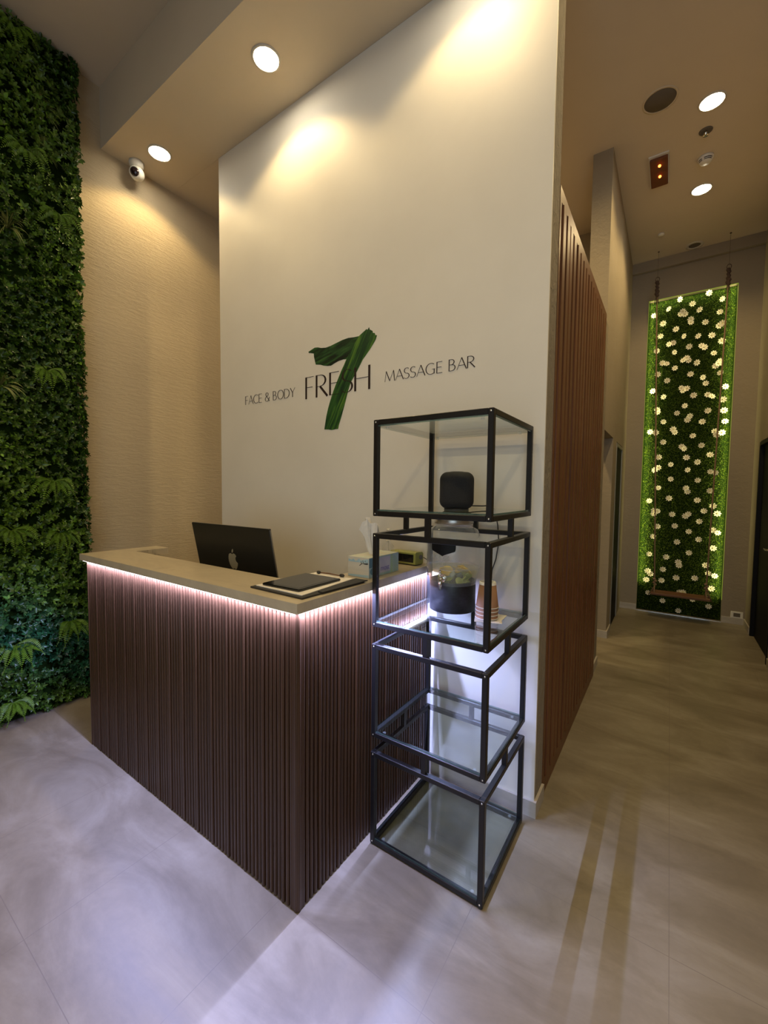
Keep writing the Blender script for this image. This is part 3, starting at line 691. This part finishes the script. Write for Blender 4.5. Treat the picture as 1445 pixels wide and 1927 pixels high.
def text_mesh(s, size):
    cu = bpy.data.curves.new('t', 'FONT'); cu.body = s; cu.size = size; cu.extrude = .0003
    ob = bpy.data.objects.new('t', cu); COL.objects.link(ob); dg = bpy.context.evaluated_depsgraph_get(); dg.update()
    me = bpy.data.meshes.new_from_object(ob.evaluated_get(dg)); COL.objects.unlink(ob); bpy.data.objects.remove(ob); return me
me = text_mesh('most', .034); me.materials.append(M['box_purple'])
me.transform(Matrix.Translation(Vector((X+.0009, by0+.086, B0+.022))-ORG[tb]) @ Matrix(((0, 0, 1, 0), (1, 0, 0, 0), (0, 1, 0, 0), (0, 0, 0, 1))))
o = bpy.data.objects.new('side_lettering', me); COL.objects.link(o); o.parent = tb; o['label'] = 'violet lettering'
ts = MB(); r5 = random.Random(5); N, Mq = 22, 9
cxx, cyy = (bx0+bx1)/2, by0+.10
for j in range(Mq+1):
    v = j/Mq
    for i in range(N):
        a = 2*math.pi*i/N; w = .012+.036*v+.016*v*math.sin(3*a+1)+.009*math.sin(5*a+4*v)*(.3+v); w2 = w*.6
        top = .128*v*(1-.22*(v**2)*(math.sin(2*a+.6)+.5*math.sin(5*a)))
        ts.v.append((cxx-.012*v+w*math.cos(a), cyy-.004*v+w2*math.sin(a)+.006*math.sin(7*a)*v, B0+bz+.001+top))
for j in range(Mq):
    for i in range(N):
        k = (i+1) % N; ts.f.append((j*N+i, j*N+k, (j+1)*N+k, (j+1)*N+i)); ts.m.append(0); ts.sm.append(False)
build('tissue', ts, M['tissue'], tb, label='crumpled white tissue standing up')

# ------------------------------------------------------------------ soap bottle and clock radio
bt = empty('pump_bottle', (-1.165, 1.735, T0), 'clear pump bottle with a white top behind the tissue box', 'bottle')
build('body', MB().lathe([(.030, .0005), (.032, .004), (.033, .075), (.029, .100), (.014, .118), (.012, .126)], 28), M['jar_glass'], bt, True)
build('pump', MB().lathe([(.013, .126), (.013, .138), (.004, .140), (.004, .176), (.009, .177), (.009, .186), (.0, .188)], 16, cap0=False, cap1=False).tube([(0, 0, .182), (.016, -.016, .180)], .003), M['white_plastic'], bt, True)
build('dip_tube', MB().tube([(0, 0, .126), (.004, 0, .012)], .002, 6), M['white_plastic'], bt, True)
ck = empty('clock_radio', (-1.118, 1.838, T0), 'olive green clock radio with a dark display near the wall end of the counter', 'clock', rz=math.radians(-2))
K_ = MB(); hw, hd = .078, .038
sec = [(-hd, .012), (-hd+.004, .006), (hd-.006, .004), (hd, .010), (hd, .062), (hd-.008, .072), (-hd+.010, .076), (-hd+.002, .070)]
sec = [(y, z*.9) for y, z in sec]
K_.loft([[(-hw, y, z) for y, z in sec], [(hw, y, z) for y, z in sec]])
build('case', K_, M['clock_green'], ck, True)
build('display', MB().box(-hw+.010, hw-.012, -hd-.0015, -hd+.006, .016, .056), M['black_gloss'], ck, True)
build('base', MB().box(-hw+.010, hw-.006, -hd+.006, hd-.004, .0003, .0065), M['rubber'], ck, True)
build('side_knob', MB().lathe([(.012, 0), (.012, .006)], 16, xf=Matrix.Translation((hw, .01, .04)) @ Matrix.Rotation(math.pi/2, 4, 'Y')), M['grille'], ck, True)
o = build('power_cord', MB().tube([(-1.055, 1.868, T0+.03), (-1.045, 1.89, T0+.032), (-1.028, 1.90, T0+.02), (-1.012, 1.905, T0+.003), (-1.0, 1.9055, T0-.02)], .0022), M['rubber'])
tag(o, 'short black power cord at the back of the olive clock radio', 'cord')

# ------------------------------------------------------------------ slat screen along the corridor
scn = empty('slat_screen', (-.465, 2.9, 0), 'tall screen of varnished brown wooden slats beside the sign wall', 'screen')
sy0, sy1, sz = 2.068, 3.735, 2.90
build('outer_frame', MB().box(-.52, -.462, sy0, sy0+.03, .0, sz).box(-.52, -.462, sy1-.03, sy1, 0, sz).box(-.52, -.462, sy0+.03, sy1-.03, 0, .08).box(-.52, -.462, sy0+.03, sy1-.03, sz-.06, sz), M['slat_wood'], scn)
n = 17; pitch = (sy1-sy0-.06)/n; r6 = random.Random(2)
sm = MB()
for k in range(n):
    y = sy0+.03+k*pitch+.022; d = r6.uniform(-.002, .002)
    sm.box(-.512, -.458+d, y, y+pitch-.044+.010, .079, sz-.059, c=.003)
build('slats', sm, M['slat_wood'], scn)
build('backing', MB().box(-.519, -.513, sy0+.03, sy1-.03, .08, sz-.06), M['slat_back'], scn)

# ------------------------------------------------------------------ planted wall (left)
GX = -3.40
gw = empty('plant_wall', (-3.42, .55, 0), 'floor-to-ceiling wall of artificial green leaves and ferns', 'plant wall')
GY0, GY1 = -.25, 1.19
build('backing', MB().box(XL+.001, GX, GY0, GY1, .01, ZU-.004), M['moss_base'], gw)
def tone_mesh(name, V, Fc, tones, m, parent, kind=None, label=None):
    me = bpy.data.meshes.new(name); V = np.asarray(V, dtype=np.float32)-np.array(ORG[parent], dtype=np.float32)
    nv, k = len(V), Fc.shape[1]
    me.vertices.add(nv); me.vertices.foreach_set('co', V.ravel())
    me.loops.add(Fc.size); me.loops.foreach_set('vertex_index', Fc.astype(np.int32).ravel())
    me.polygons.add(len(Fc)); me.polygons.foreach_set('loop_start', np.arange(0, Fc.size, k, dtype=np.int32))
    try: me.polygons.foreach_set('loop_total', np.full(len(Fc), k, dtype=np.int32))
    except Exception: pass
    a = me.color_attributes.new('tone', 'FLOAT_COLOR', 'POINT')
    a.data.foreach_set('color', np.concatenate([tones, np.ones((nv, 1))], 1).astype(np.float32).ravel())
    me.update(calc_edges=True); me.validate(); me.materials.append(m)
    o = bpy.data.objects.new(name, me); COL.objects.link(o); o.parent = parent; tag(o, label, kind=kind); return o
rng = np.random.default_rng(4)
LEAF = np.array([(0, 0, 0), (-.5, .38, .10), (0, .42, -.04), (.5, .38, .10), (-.36, .76, .05), (0, .8, -.06), (.36, .76, .05), (0, 1, -.05)])
LF = np.array([(0, 2, 1, 1), (0, 3, 2, 2), (1, 2, 5, 4), (2, 3, 6, 5), (4, 5, 7, 7), (5, 6, 7, 7)])
LT = np.array([(0, 2, 1), (0, 3, 2), (1, 2, 5), (1, 5, 4), (2, 3, 6), (2, 6, 5), (4, 5, 7), (5, 6, 7)])
def leaves(pos, dirs, nrm, ln, wd, col):
    """pos, dirs, nrm (N,3): leaf base, pointing direction, face normal"""
    d = dirs/np.linalg.norm(dirs, axis=1, keepdims=True)
    s = np.cross(d, nrm); s /= np.linalg.norm(s, axis=1, keepdims=True)+1e-9; nn = np.cross(s, d)
    V = pos[:, None]+s[:, None]*(LEAF[None, :, 0:1]*wd[:, None, None])+d[:, None]*(LEAF[None, :, 1:2]*ln[:, None, None])+nn[:, None]*(LEAF[None, :, 2:3]*ln[:, None, None])
    Fc = (LT[None]+(np.arange(len(pos))*8)[:, None, None]).reshape(-1, 3)
    return V.reshape(-1, 3), Fc, np.repeat(col, 8, axis=0)
def foliage(n, side=False):
    k = 6
    if side:
        x = rng.uniform(XL+.01, GX+.04, n); z = rng.uniform(.02, ZU-.03, n); y = GY1+rng.uniform(-.01, .035, n)
        c = np.stack([x, y, z], 1); N0 = np.array([.45, 1., 0])
    else:
        y = rng.uniform(GY0, GY1+.02, n); z = rng.uniform(.02, ZU-.03, n)
        lump = .022*np.sin(y*9+z*3)+.018*np.sin(z*7.3+y*5)+.02*np.sin(z*2.1)
        x = GX+.002+rng.uniform(0, .05, n)+np.maximum(lump, -.01); c = np.stack([x, y, z], 1); N0 = np.array([1., 0, 0])
    nb = N0+rng.normal(0, .45, (n, 3)); nb[:, 2] += .25; nb /= np.linalg.norm(nb, axis=1, keepdims=True)
    t1 = np.cross(nb, rng.normal(size=(n, 3))); t1 /= np.linalg.norm(t1, axis=1, keepdims=True); t2 = np.cross(nb, t1)
    P, D, Nn = [], [], []
    for i in range(k):
        a = 2*math.pi*i/k+rng.uniform(-.3, .3, n); out = t1*np.cos(a)[:, None]+t2*np.sin(a)[:, None]
        lift = rng.uniform(.2, .9, n)[:, None]
        P.append(c+out*.002); D.append(out+nb*lift); Nn.append(nb-out*lift*.6)
    P, D, Nn = map(np.concatenate, (P, D, Nn)); m = len(P)
    size = np.tile(rng.uniform(.018, .036, n), k)*rng.uniform(.8, 1.15, m)
    z = P[:, 2]; mixv = np.clip(.5+.5*np.sin(P[:, 1]*6+z*2.3)+rng.normal(0, .35, m), 0, 1)[:, None]
    cA = np.array([.018, .046, .006]); cB = np.array([.060, .120, .012]); cC = np.array([.010, .052, .022])
    # leaf tone turns bluer in patches low on the wall
    low = np.clip((1.05-z)/.5, 0, 1)[:, None]*np.clip(.5+.9*np.sin(P[:, 1:2]*5+z[:, None]*6), 0, 1)
    col = (cA*(1-mixv)+cB*mixv)*(1-low)+cC*low; col = col*rng.uniform(.75, 2.0, (m, 1))
    bright = rng.random(m) < .04; col[bright] *= 2.2
    return leaves(P, D, Nn, size, size*rng.uniform(.42, .62, m), col)
def join(parts):
    V, Fc, C_ = [], [], []; o = 0
    for v, f_, c_ in parts: V.append(v); Fc.append(f_+o); C_.append(c_); o += len(v)
    return np.concatenate(V), np.concatenate(Fc), np.concatenate(C_)
V, Fc, C_ = join([foliage(9000), foliage(1300, True)])
tone_mesh('foliage', V, Fc, C_, M['leaf'], gw, 'stuff')
def fern(y, z, n=5, ln=.17, seed=0, up=False):
    r = np.random.default_rng(seed); P, D, Nn, Ls, Ws, Cs = [], [], [], [], [], []
    tips = []
    for k in range(n):
        a = -math.pi/2+(k-(n-1)/2)*.48+r.uniform(-.12, .12); L = ln*r.uniform(.75, 1.1)
        px, py, pz = GX+.05, y, z
        for j in range(22):
            t = j/21; bx_ = GX+.05+.07*math.sin(t*2.4); hy = y+math.cos(a)*L*t; hz = z+math.sin(a)*L*t+.06*math.sin(t*math.pi)*(1-.3*t)
            dv = np.array([.1*math.cos(t*2.4), math.cos(a), math.sin(a)+.15*math.cos(t*math.pi)]); dv /= np.linalg.norm(dv)
            sd_ = np.cross(dv, [1, 0, 0]); w = (.034*math.sin(math.pi*min(t*1.05+.12, 1))**.8+.004)
            for sg in (-1, 1):
                P.append((bx_, hy, hz)); D.append(sd_*sg+dv*.45+np.array([-.1, 0, 0])); Nn.append((1, 0, .25)); Ls.append(w); Ws.append(.0078)
                Cs.append(np.array([.10, .20, .014])*r.uniform(.8, 1.2))
    return leaves(np.array(P), np.array(D), np.array(Nn, dtype=float), np.array(Ls), np.array(Ws), np.array(Cs))
FERN = [(1.00, 2.24), (1.02, 1.53), (1.05, 1.19), (.80, 1.22), (1.09, .58), (.80, .50), (.78, .14), (.93, 3.55), (1.09, 3.26), (.89, 4.22), (.45, 2.7), (.40, 1.0)]
for i, (y, z) in enumerate(FERN):
    V, Fc, C_ = fern(y, z, 4+i % 2, .15+.02*(i % 3), i); tone_mesh('fern', V, Fc, C_, M['leaf'], gw, label='light green fern fronds')
def grass(y, z, n=46, ln=.20, seed=0, pale=.5):
    r = np.random.default_rng(seed); V, Fc, C_ = [], [], []
    for k in range(n):
        a = r.uniform(-.3, math.pi+.3); out = r.uniform(.35, 1.); L = ln*r.uniform(.6, 1.1); w = .0034
        col = np.array([.10, .17, .03])*(1-pale)+np.array([.34, .36, .14])*pale; col = col*r.uniform(.5, 1.2)
        b = len(V)
        for j in range(7):
            t = j/6; dy = math.cos(a)*out*L*t*.75; dz = (math.sin(a)*.85*t-.75*t*t*.9)*L+.3*L*t; dx = .03+.13*t*(1-.35*t)
            hw_ = w*(1-t**2)+.0003
            V += [(GX+dx, y+dy-hw_*.7, z+dz-hw_*.5), (GX+dx, y+dy+hw_*.7, z+dz+hw_*.5)]; C_ += [col, col]
        for j in range(6): q = b+2*j; Fc += [(q, q+1, q+3), (q, q+3, q+2)]
    return np.array(V), np.array(Fc), np.array(C_)
for i, (y, z, p) in enumerate([(1.01, 3.84, .75), (.84, 3.06, .6), (.78, 2.10, .7), (.50, 3.4, .5), (1.02, 3.60, .3)]):
    V, Fc, C_ = grass(y, z, 44, .17, 20+i, p); tone_mesh('grass_tuft', V, Fc, C_, M['leaf'], gw, label='thin pale grass blades')

# ------------------------------------------------------------------ moss panel with daisies
mp_ = empty('moss_panel', ((PX0+PX1)/2, YF+.06, 0), 'tall backlit moss wall panel dotted with white daisies at the corridor end', 'wall panel')
MY = YF+.075
build('backing', MB().box(PX0+.001, PX1-.001, MY, MY+.06, .005, PZ-.001), M['moss_base'], mp_)
n = 42000
px = rng.uniform(PX0+.010, PX1-.010, n); pz = rng.uniform(.01, PZ-.010, n)
P = np.stack([px, np.full(n, MY-.001), pz], 1)
d = np.stack([rng.normal(0, .7, n), -np.ones(n), rng.normal(0, .7, n)], 1); d /= np.linalg.norm(d, axis=1, keepdims=True)
L = rng.uniform(.012, .03, n)[:, None]; s_ = np.cross(d, rng.normal(size=(n, 3))); s_ /= np.linalg.norm(s_, axis=1, keepdims=True)
V = np.stack([P-s_*.0028, P+s_*.0028, P+d*L], 1).reshape(-1, 3); Fc = np.arange(3*n).reshape(-1, 3)
C_ = np.repeat(np.array([.075, .125, .004])*rng.uniform(.35, 1.3, (n, 1)), 3, axis=0)
tone_mesh('moss', V, Fc, C_, M['moss'], mp_, 'stuff')
FL = [(0.013,3.841),(0.288,3.845),(0.406,3.746),(0.133,3.758),(-0.097,3.748),(0.207,3.669),(0.394,3.603),(0.015,3.657),(0.042,3.689),(0.065,3.651),(-0.249,3.701),(-0.149,3.586),(0.125,3.581),(0.124,3.542),(0.263,3.512),(0.394,3.449),(0.425,3.47),(-0.017,3.49),(-0.171,3.442),(0.069,3.392),(0.205,3.365),(0.33,3.35),(0.425,3.269),(-0.079,3.324),(-0.04,3.335),(0.119,3.261),(0.239,3.244),(0.266,3.226),(-0.205,3.264),(-0.018,3.218),(0.357,3.141),(0.103,3.129),(0.069,3.104),(0.121,3.098),(-0.14,3.107),(-0.097,3.089),(0.207,3.058),(0.417,3.041),(0.404,3.013),(0.381,2.994),(-0.01,3.025),(-0.185,2.974),(0.147,2.931),(0.427,2.904),(-0.084,2.885),(0.264,2.877),(0.296,2.801),(0.477,2.739),(-0.226,2.775),(0.061,2.776),(0.083,2.747),(0.117,2.763),(-0.111,2.691),(0.186,2.674),(0.321,2.665),(0.359,2.641),(0.465,2.593),(0.108,2.56),(-0.169,2.541),(-0.163,2.503),(0.478,2.468),(0.031,2.479),(0.331,2.478),(0.158,2.435),(0.138,2.39),(-0.101,2.387),(0.281,2.354),(0.491,2.339),(-0.235,2.269),(-0.179,2.257),(0.001,2.285),(0.022,2.248),(0.404,2.232),(0.422,2.192),(0.467,2.212),(0.199,2.192),(-0.096,2.135),(0.286,2.075),(0.094,2.071),(0.115,2.044),(0.371,1.957),(-0.135,1.95),(0.145,1.934),(0.258,1.878),(-0.005,1.856),(-0.132,1.818),(-0.168,1.789),(0.166,1.785),(0.383,1.761),(0.43,1.747),(-0.003,1.675),(0.267,1.66),(-0.123,1.566),(0.158,1.565),(0.172,1.523),(0.388,1.535),(-0.009,1.44),(-0.214,1.402),(0.272,1.419),(0.424,1.355),(-0.158,1.282),(-0.123,1.275),(-0.162,1.243),(0.34,1.295),(0.466,1.268),(0.03,1.242),(0.164,1.227),(0.191,1.252),(0.301,1.167),(0.062,1.1),(-0.116,1.084),(0.204,1.039),(0.433,1.072),(0.479,1.041),(-0.158,0.954),(0.303,0.95),(0.092,0.904),(0.444,0.856),(0.216,0.78),(-0.189,0.727),(-0.011,0.706),(0.114,0.656),(0.123,0.616),(0.383,0.645),(-0.039,0.548),(-0.198,0.512),(-0.168,0.476),(0.1,0.46),(0.284,0.479),(0.411,0.551),(0.472,0.529),(-0.21,0.397),(-0.049,0.407),(0.447,0.373),(-0.185,0.233),(0.14,0.28),(0.175,0.29),(0.273,0.216),(-0.028,0.151),(0.429,0.156),(0.138,0.054)]
def daisy(mb, ox=0, oy=0, oz=0, rot=0., s=1.):
    for k in range(8):
        a = rot+2*math.pi*k/8; ca, sa = math.cos(a), math.sin(a)
        def q(u, w, d_): return (ox+s*(u*ca-w*sa), oy-s*d_, oz+s*(u*sa+w*ca))
        mb.add([q(.006, 0, .002), q(.022, -.0090, .008), q(.037, -.0085, .010), q(.043, 0, .0085), q(.037, .0085, .010), q(.022, .0090, .008), q(.022, 0, .005)],
               [(0, 1, 6), (1, 2, 6), (2, 3, 6), (3, 4, 6), (4, 5, 6), (5, 0, 6)], 0, True)
    mb.ball((ox, oy-s*.006, oz), .0095*s, 8, 1, sy=.6)
    mb.tube([(ox, oy+.014, oz), (ox, oy-.004, oz)], .002, 5, 1)
variants = []
for i in range(100):
    x, z = FL[i]
    if len(variants) < 6:
        mb = MB(); daisy(mb, rot=rnd.uniform(0, 6)); o = build('daisy', mb, [M['petal'], M['pollen']], mp_, True); variants.append(o)
    else:
        o = variants[i % 6].copy(); COL.objects.link(o); o.parent = mp_
    o.location = Vector((x+.003, MY-.026-.004*(i % 3), z))-ORG[mp_]
    o.rotation_euler = (rnd.uniform(-.5, .3), rnd.uniform(0, 6), rnd.uniform(-.4, .4)); k_ = rnd.uniform(.76, .90); o.scale = (k_, k_, k_)
mb = MB()
for i in range(100, len(FL)): daisy(mb, FL[i][0]+.003, MY-.024-.004*(i % 3), FL[i][1], rnd.uniform(0, 6), rnd.uniform(.76, .90))
build('daisies', mb, [M['petal'], M['pollen']], mp_, kind='stuff')
led2 = emit('moss_led', (.55, .75, .06), .22)
build('led_strip', MB().box(PX0+.0005, PX0+.003, YF+.004, YF+.012, .36, PZ-.002), led2, mp_, label='thin glowing strip down the left edge')
build('led_strip', MB().box(PX1-.003, PX1-.0005, YF+.004, YF+.012, .26, PZ-.002), led2, mp_, label='thin glowing strip down the right edge')
build('led_strip', MB().box(PX0+.004, PX1-.004, YF+.004, YF+.012, PZ-.003, PZ-.0005), led2, mp_, label='thin glowing strip along the top edge')
LEDY = (1.0, .90, .40)
def aim(o, d):
    # lamp shines along d, its long side kept along the strip
    d = Vector(d).normalized(); ax = Vector((0, 0, 1)) if abs(d.z) < .5 else Vector((1, 0, 0)); yv = (-d).cross(ax).normalized()
    o.rotation_euler = Matrix((ax, yv, -d)).transposed().to_euler(); o.data.spread = math.radians(125); return o
aim(area(mp_, (PX0+.003, YF+.012, PZ/2+.17), PZ-.38, .004, MOSS_LED, LEDY), (.80, .60, 0))
aim(area(mp_, (PX1-.003, YF+.012, PZ/2+.13), PZ-.30, .004, MOSS_LED, LEDY), (-.80, .60, 0))
aim(area(mp_, ((PX0+PX1)/2, YF+.012, PZ-.003), PX1-PX0-.04, .004, MOSS_LED*.2, LEDY), (0, .60, -.80))
build('floor_edge', MB().box(PX0, PX1, YF-.002, YF+.006, .0, .006), M['chrome'], mp_)

# ------------------------------------------------------------------ rope swing
sw = empty('rope_swing', (.14, 5.98, .33), 'wooden plank swing hanging on two ropes in front of the moss wall', 'swing')
Y = 5.98
TL, TR = (-.216, Y, 3.84), (.440, Y, 3.80); BL, BR = (-.112, Y, .40), (.385, Y, .40)
for (T_, B_) in ((TL, BL), (TR, BR)):
    mb = MB(); N = 40
    pts = [Vector(T_).lerp(Vector(B_), i/N) for i in range(N+1)]
    mb.tube(pts, .0075, 8)
    mb.tube([(B_[0], Y, .40), (B_[0], Y-.08, .30)], .007, 6).tube([(B_[0], Y, .40), (B_[0], Y+.08, .30)], .007, 6)
    for k in range(4): mb.ball((B_[0]+.006*(-1)**k, Y-.006, .395+.022*k), .019, 8, sz=.8)
    for k in range(5): mb.tube([(B_[0]+.01, Y-.01, .40), (B_[0]+(.03+.008*k)*(1 if B_[0] > 0 else -1), Y-.02+.01*k, .30-.012*k)], .004, 5)
    build('rope', mb, M['rope'], sw)
    kn = MB()
    for k in range(8): kn.ball((T_[0]+.004*(-1)**k, Y, T_[2]+.022*k), .020+.003*math.sin(k), 8)
    for a in range(4): kn.tube([(T_[0], Y, T_[2]+.03), (T_[0]+.022*math.cos(a*1.6), Y+.02*math.sin(a*1.6), T_[2]-.10)], .004, 5)
    kn.tube([(T_[0], Y, T_[2]+.17), (T_[0], Y, ZU-.006)], .0012, 6)
    kn.tube([(T_[0]+.020*math.cos(math.radians(a)), Y, T_[2]+.185+.028*math.sin(math.radians(a))) for a in range(0, 361, 24)], .0035, 6)
    kn.lathe([(.009, -.007), (.009, -.001)], 12, (T_[0], Y, ZU))
    build('rope_hook', kn, mat('dark_rope', (.07, .04, .028), .8), sw)
build('seat', MB().box(BL[0]-.035, BR[0]+.035, Y-.105, Y+.105, .285, .312, c=.004), M['swing_wood'], sw)

# ------------------------------------------------------------------ ceiling fittings and socket
t = empty('ceiling_speaker', (-.167, 3.719, ZU), 'round grey speaker grille set flush in the corridor ceiling', 'ceiling speaker')
build('grille', MB().lathe([(.098, -.001), (.096, -.005), (.0, -.006)], 40, cap1=False), M['grille'], t, True)
build('rim', MB().lathe([(.112, -.0005), (.111, -.005), (.099, -.007), (.098, -.002)], 40, cap0=False, cap1=False), M['soffit'], t, True)
t = empty('sprinkler', (.124, 4.224, ZU), 'small recessed sprinkler head between the near corridor lamp and the smoke detector', 'sprinkler')
build('plate', MB().lathe([(.045, -.0005), (.044, -.004), (.030, -.006), (.0, -.006)], 28, cap1=False), M['grille'], t, True)
build('nozzle', MB().lathe([(.012, -.006), (.012, -.022), (.006, -.026), (.006, -.034), (.020, -.036), (.018, -.039), (.0, -.039)], 16, cap1=False), M['chrome'], t, True)
t = empty('smoke_detector', (.142, 4.549, ZU), 'white round smoke detector with black slots on the corridor ceiling', 'smoke detector')
build('housing', MB().lathe([(.055, -.0005), (.056, -.016), (.050, -.022), (.048, -.030), (.040, -.044), (.0, -.048)], 32, cap1=False), M['white_plastic'], t, True)
for a0 in (200, 255, 290):
    build('slot', MB().tube([(.0495*math.cos(math.radians(a)), .0495*math.sin(math.radians(a)), -.026) for a in range(a0, a0+40, 6)], .0028, 6).tube([(.045*math.cos(math.radians(a)), .045*math.sin(math.radians(a)), -.036) for a in range(a0, a0+40, 6)], .0026, 6), M['dark'], t, True)
t = empty('emergency_light', (-.185, 4.49, ZU), 'amber emergency light box with two orange lamps on the corridor ceiling', 'emergency light')
build('housing', MB().box(-.072, .072, -.205, .205, -.012, -.0005), M['white_plastic'], t, True)
build('amber_cover', MB().box(-.064, .064, -.185, .195, -.034, -.0125, c=.004), M['amber'], t, True)
for y in (-.10, .045): build('lamp', MB().ball((.005, y, -.036), .011, 10, sy=1.6, sz=.5), M['led_orange'], t, True, label='small glowing orange lamp')
t = empty('motion_sensor', (-.187, 5.59, ZU), 'tiny white sensor on the corridor ceiling near the moss wall', 'sensor')
build('housing', MB().lathe([(.030, -.0005), (.030, -.014), (.018, -.020), (.0, -.022)], 20, cap1=False), M['white_plastic'], t, True)
t = empty('ceiling_vent', (.126, 6.05, ZU), 'unlit round fitting in the corridor ceiling above the swing', 'ceiling fitting')
build('rim', MB().lathe([(.085, -.0005), (.084, -.007), (.058, -.008), (.056, -.001)], 32, cap0=False, cap1=False), M['trim_white'], t, True)
build('lens', MB().lathe([(.056, -.0008), (.040, -.003), (.0, -.004)], 32, cap1=False), M['grille'], t, True)
t = empty('wall_socket', (.688, YF, .108), 'white plug socket low on the far wall right of the moss panel', 'socket')
build('plate', MB().box(-.055, .055, -.010, -.0004, -.040, .040, c=.003), M['white_plastic'], t, True)
build('insert', MB().box(-.030, .030, -.0115, -.009, -.020, .022), M['grille'], t, True)

# security camera in the soffit corner
t = empty('security_camera', (-3.375, 1.60, ZC), 'white dome security camera at the corner of soffit and beige wall', 'security camera')
build('mount', MB().lathe([(.050, -.0005), (.051, -.012), (.046, -.030), (.034, -.042)], 32), M['white_plastic'], t, True)
dv = (Vector((0, 0, 1.5))-Vector((-3.375, 1.60, ZC-.075))); dv.z *= .4; dv = Vector((dv.x*.55, dv.y*1.3, dv.z)).normalized()
q = dv.to_track_quat('Z', 'Y').to_matrix().to_4x4(); q.translation = Vector((0, 0, -.078))
b = MB(); rings = []
for a, r_, z_ in [(0, .030, -.040), (0, .046, -.024), (0, .050, 0), (0, .045, .022), (0, .034, .038)]: rings.append((r_, z_))
b.lathe(rings, 32, xf=q); build('dome', b, M['white_plastic'], t, True)
build('lens', MB().lathe([(.030, .0375), (.030, .0405), (.016, .046), (.0, .047)], 24, xf=q, cap1=False), M['lens'], t, True)
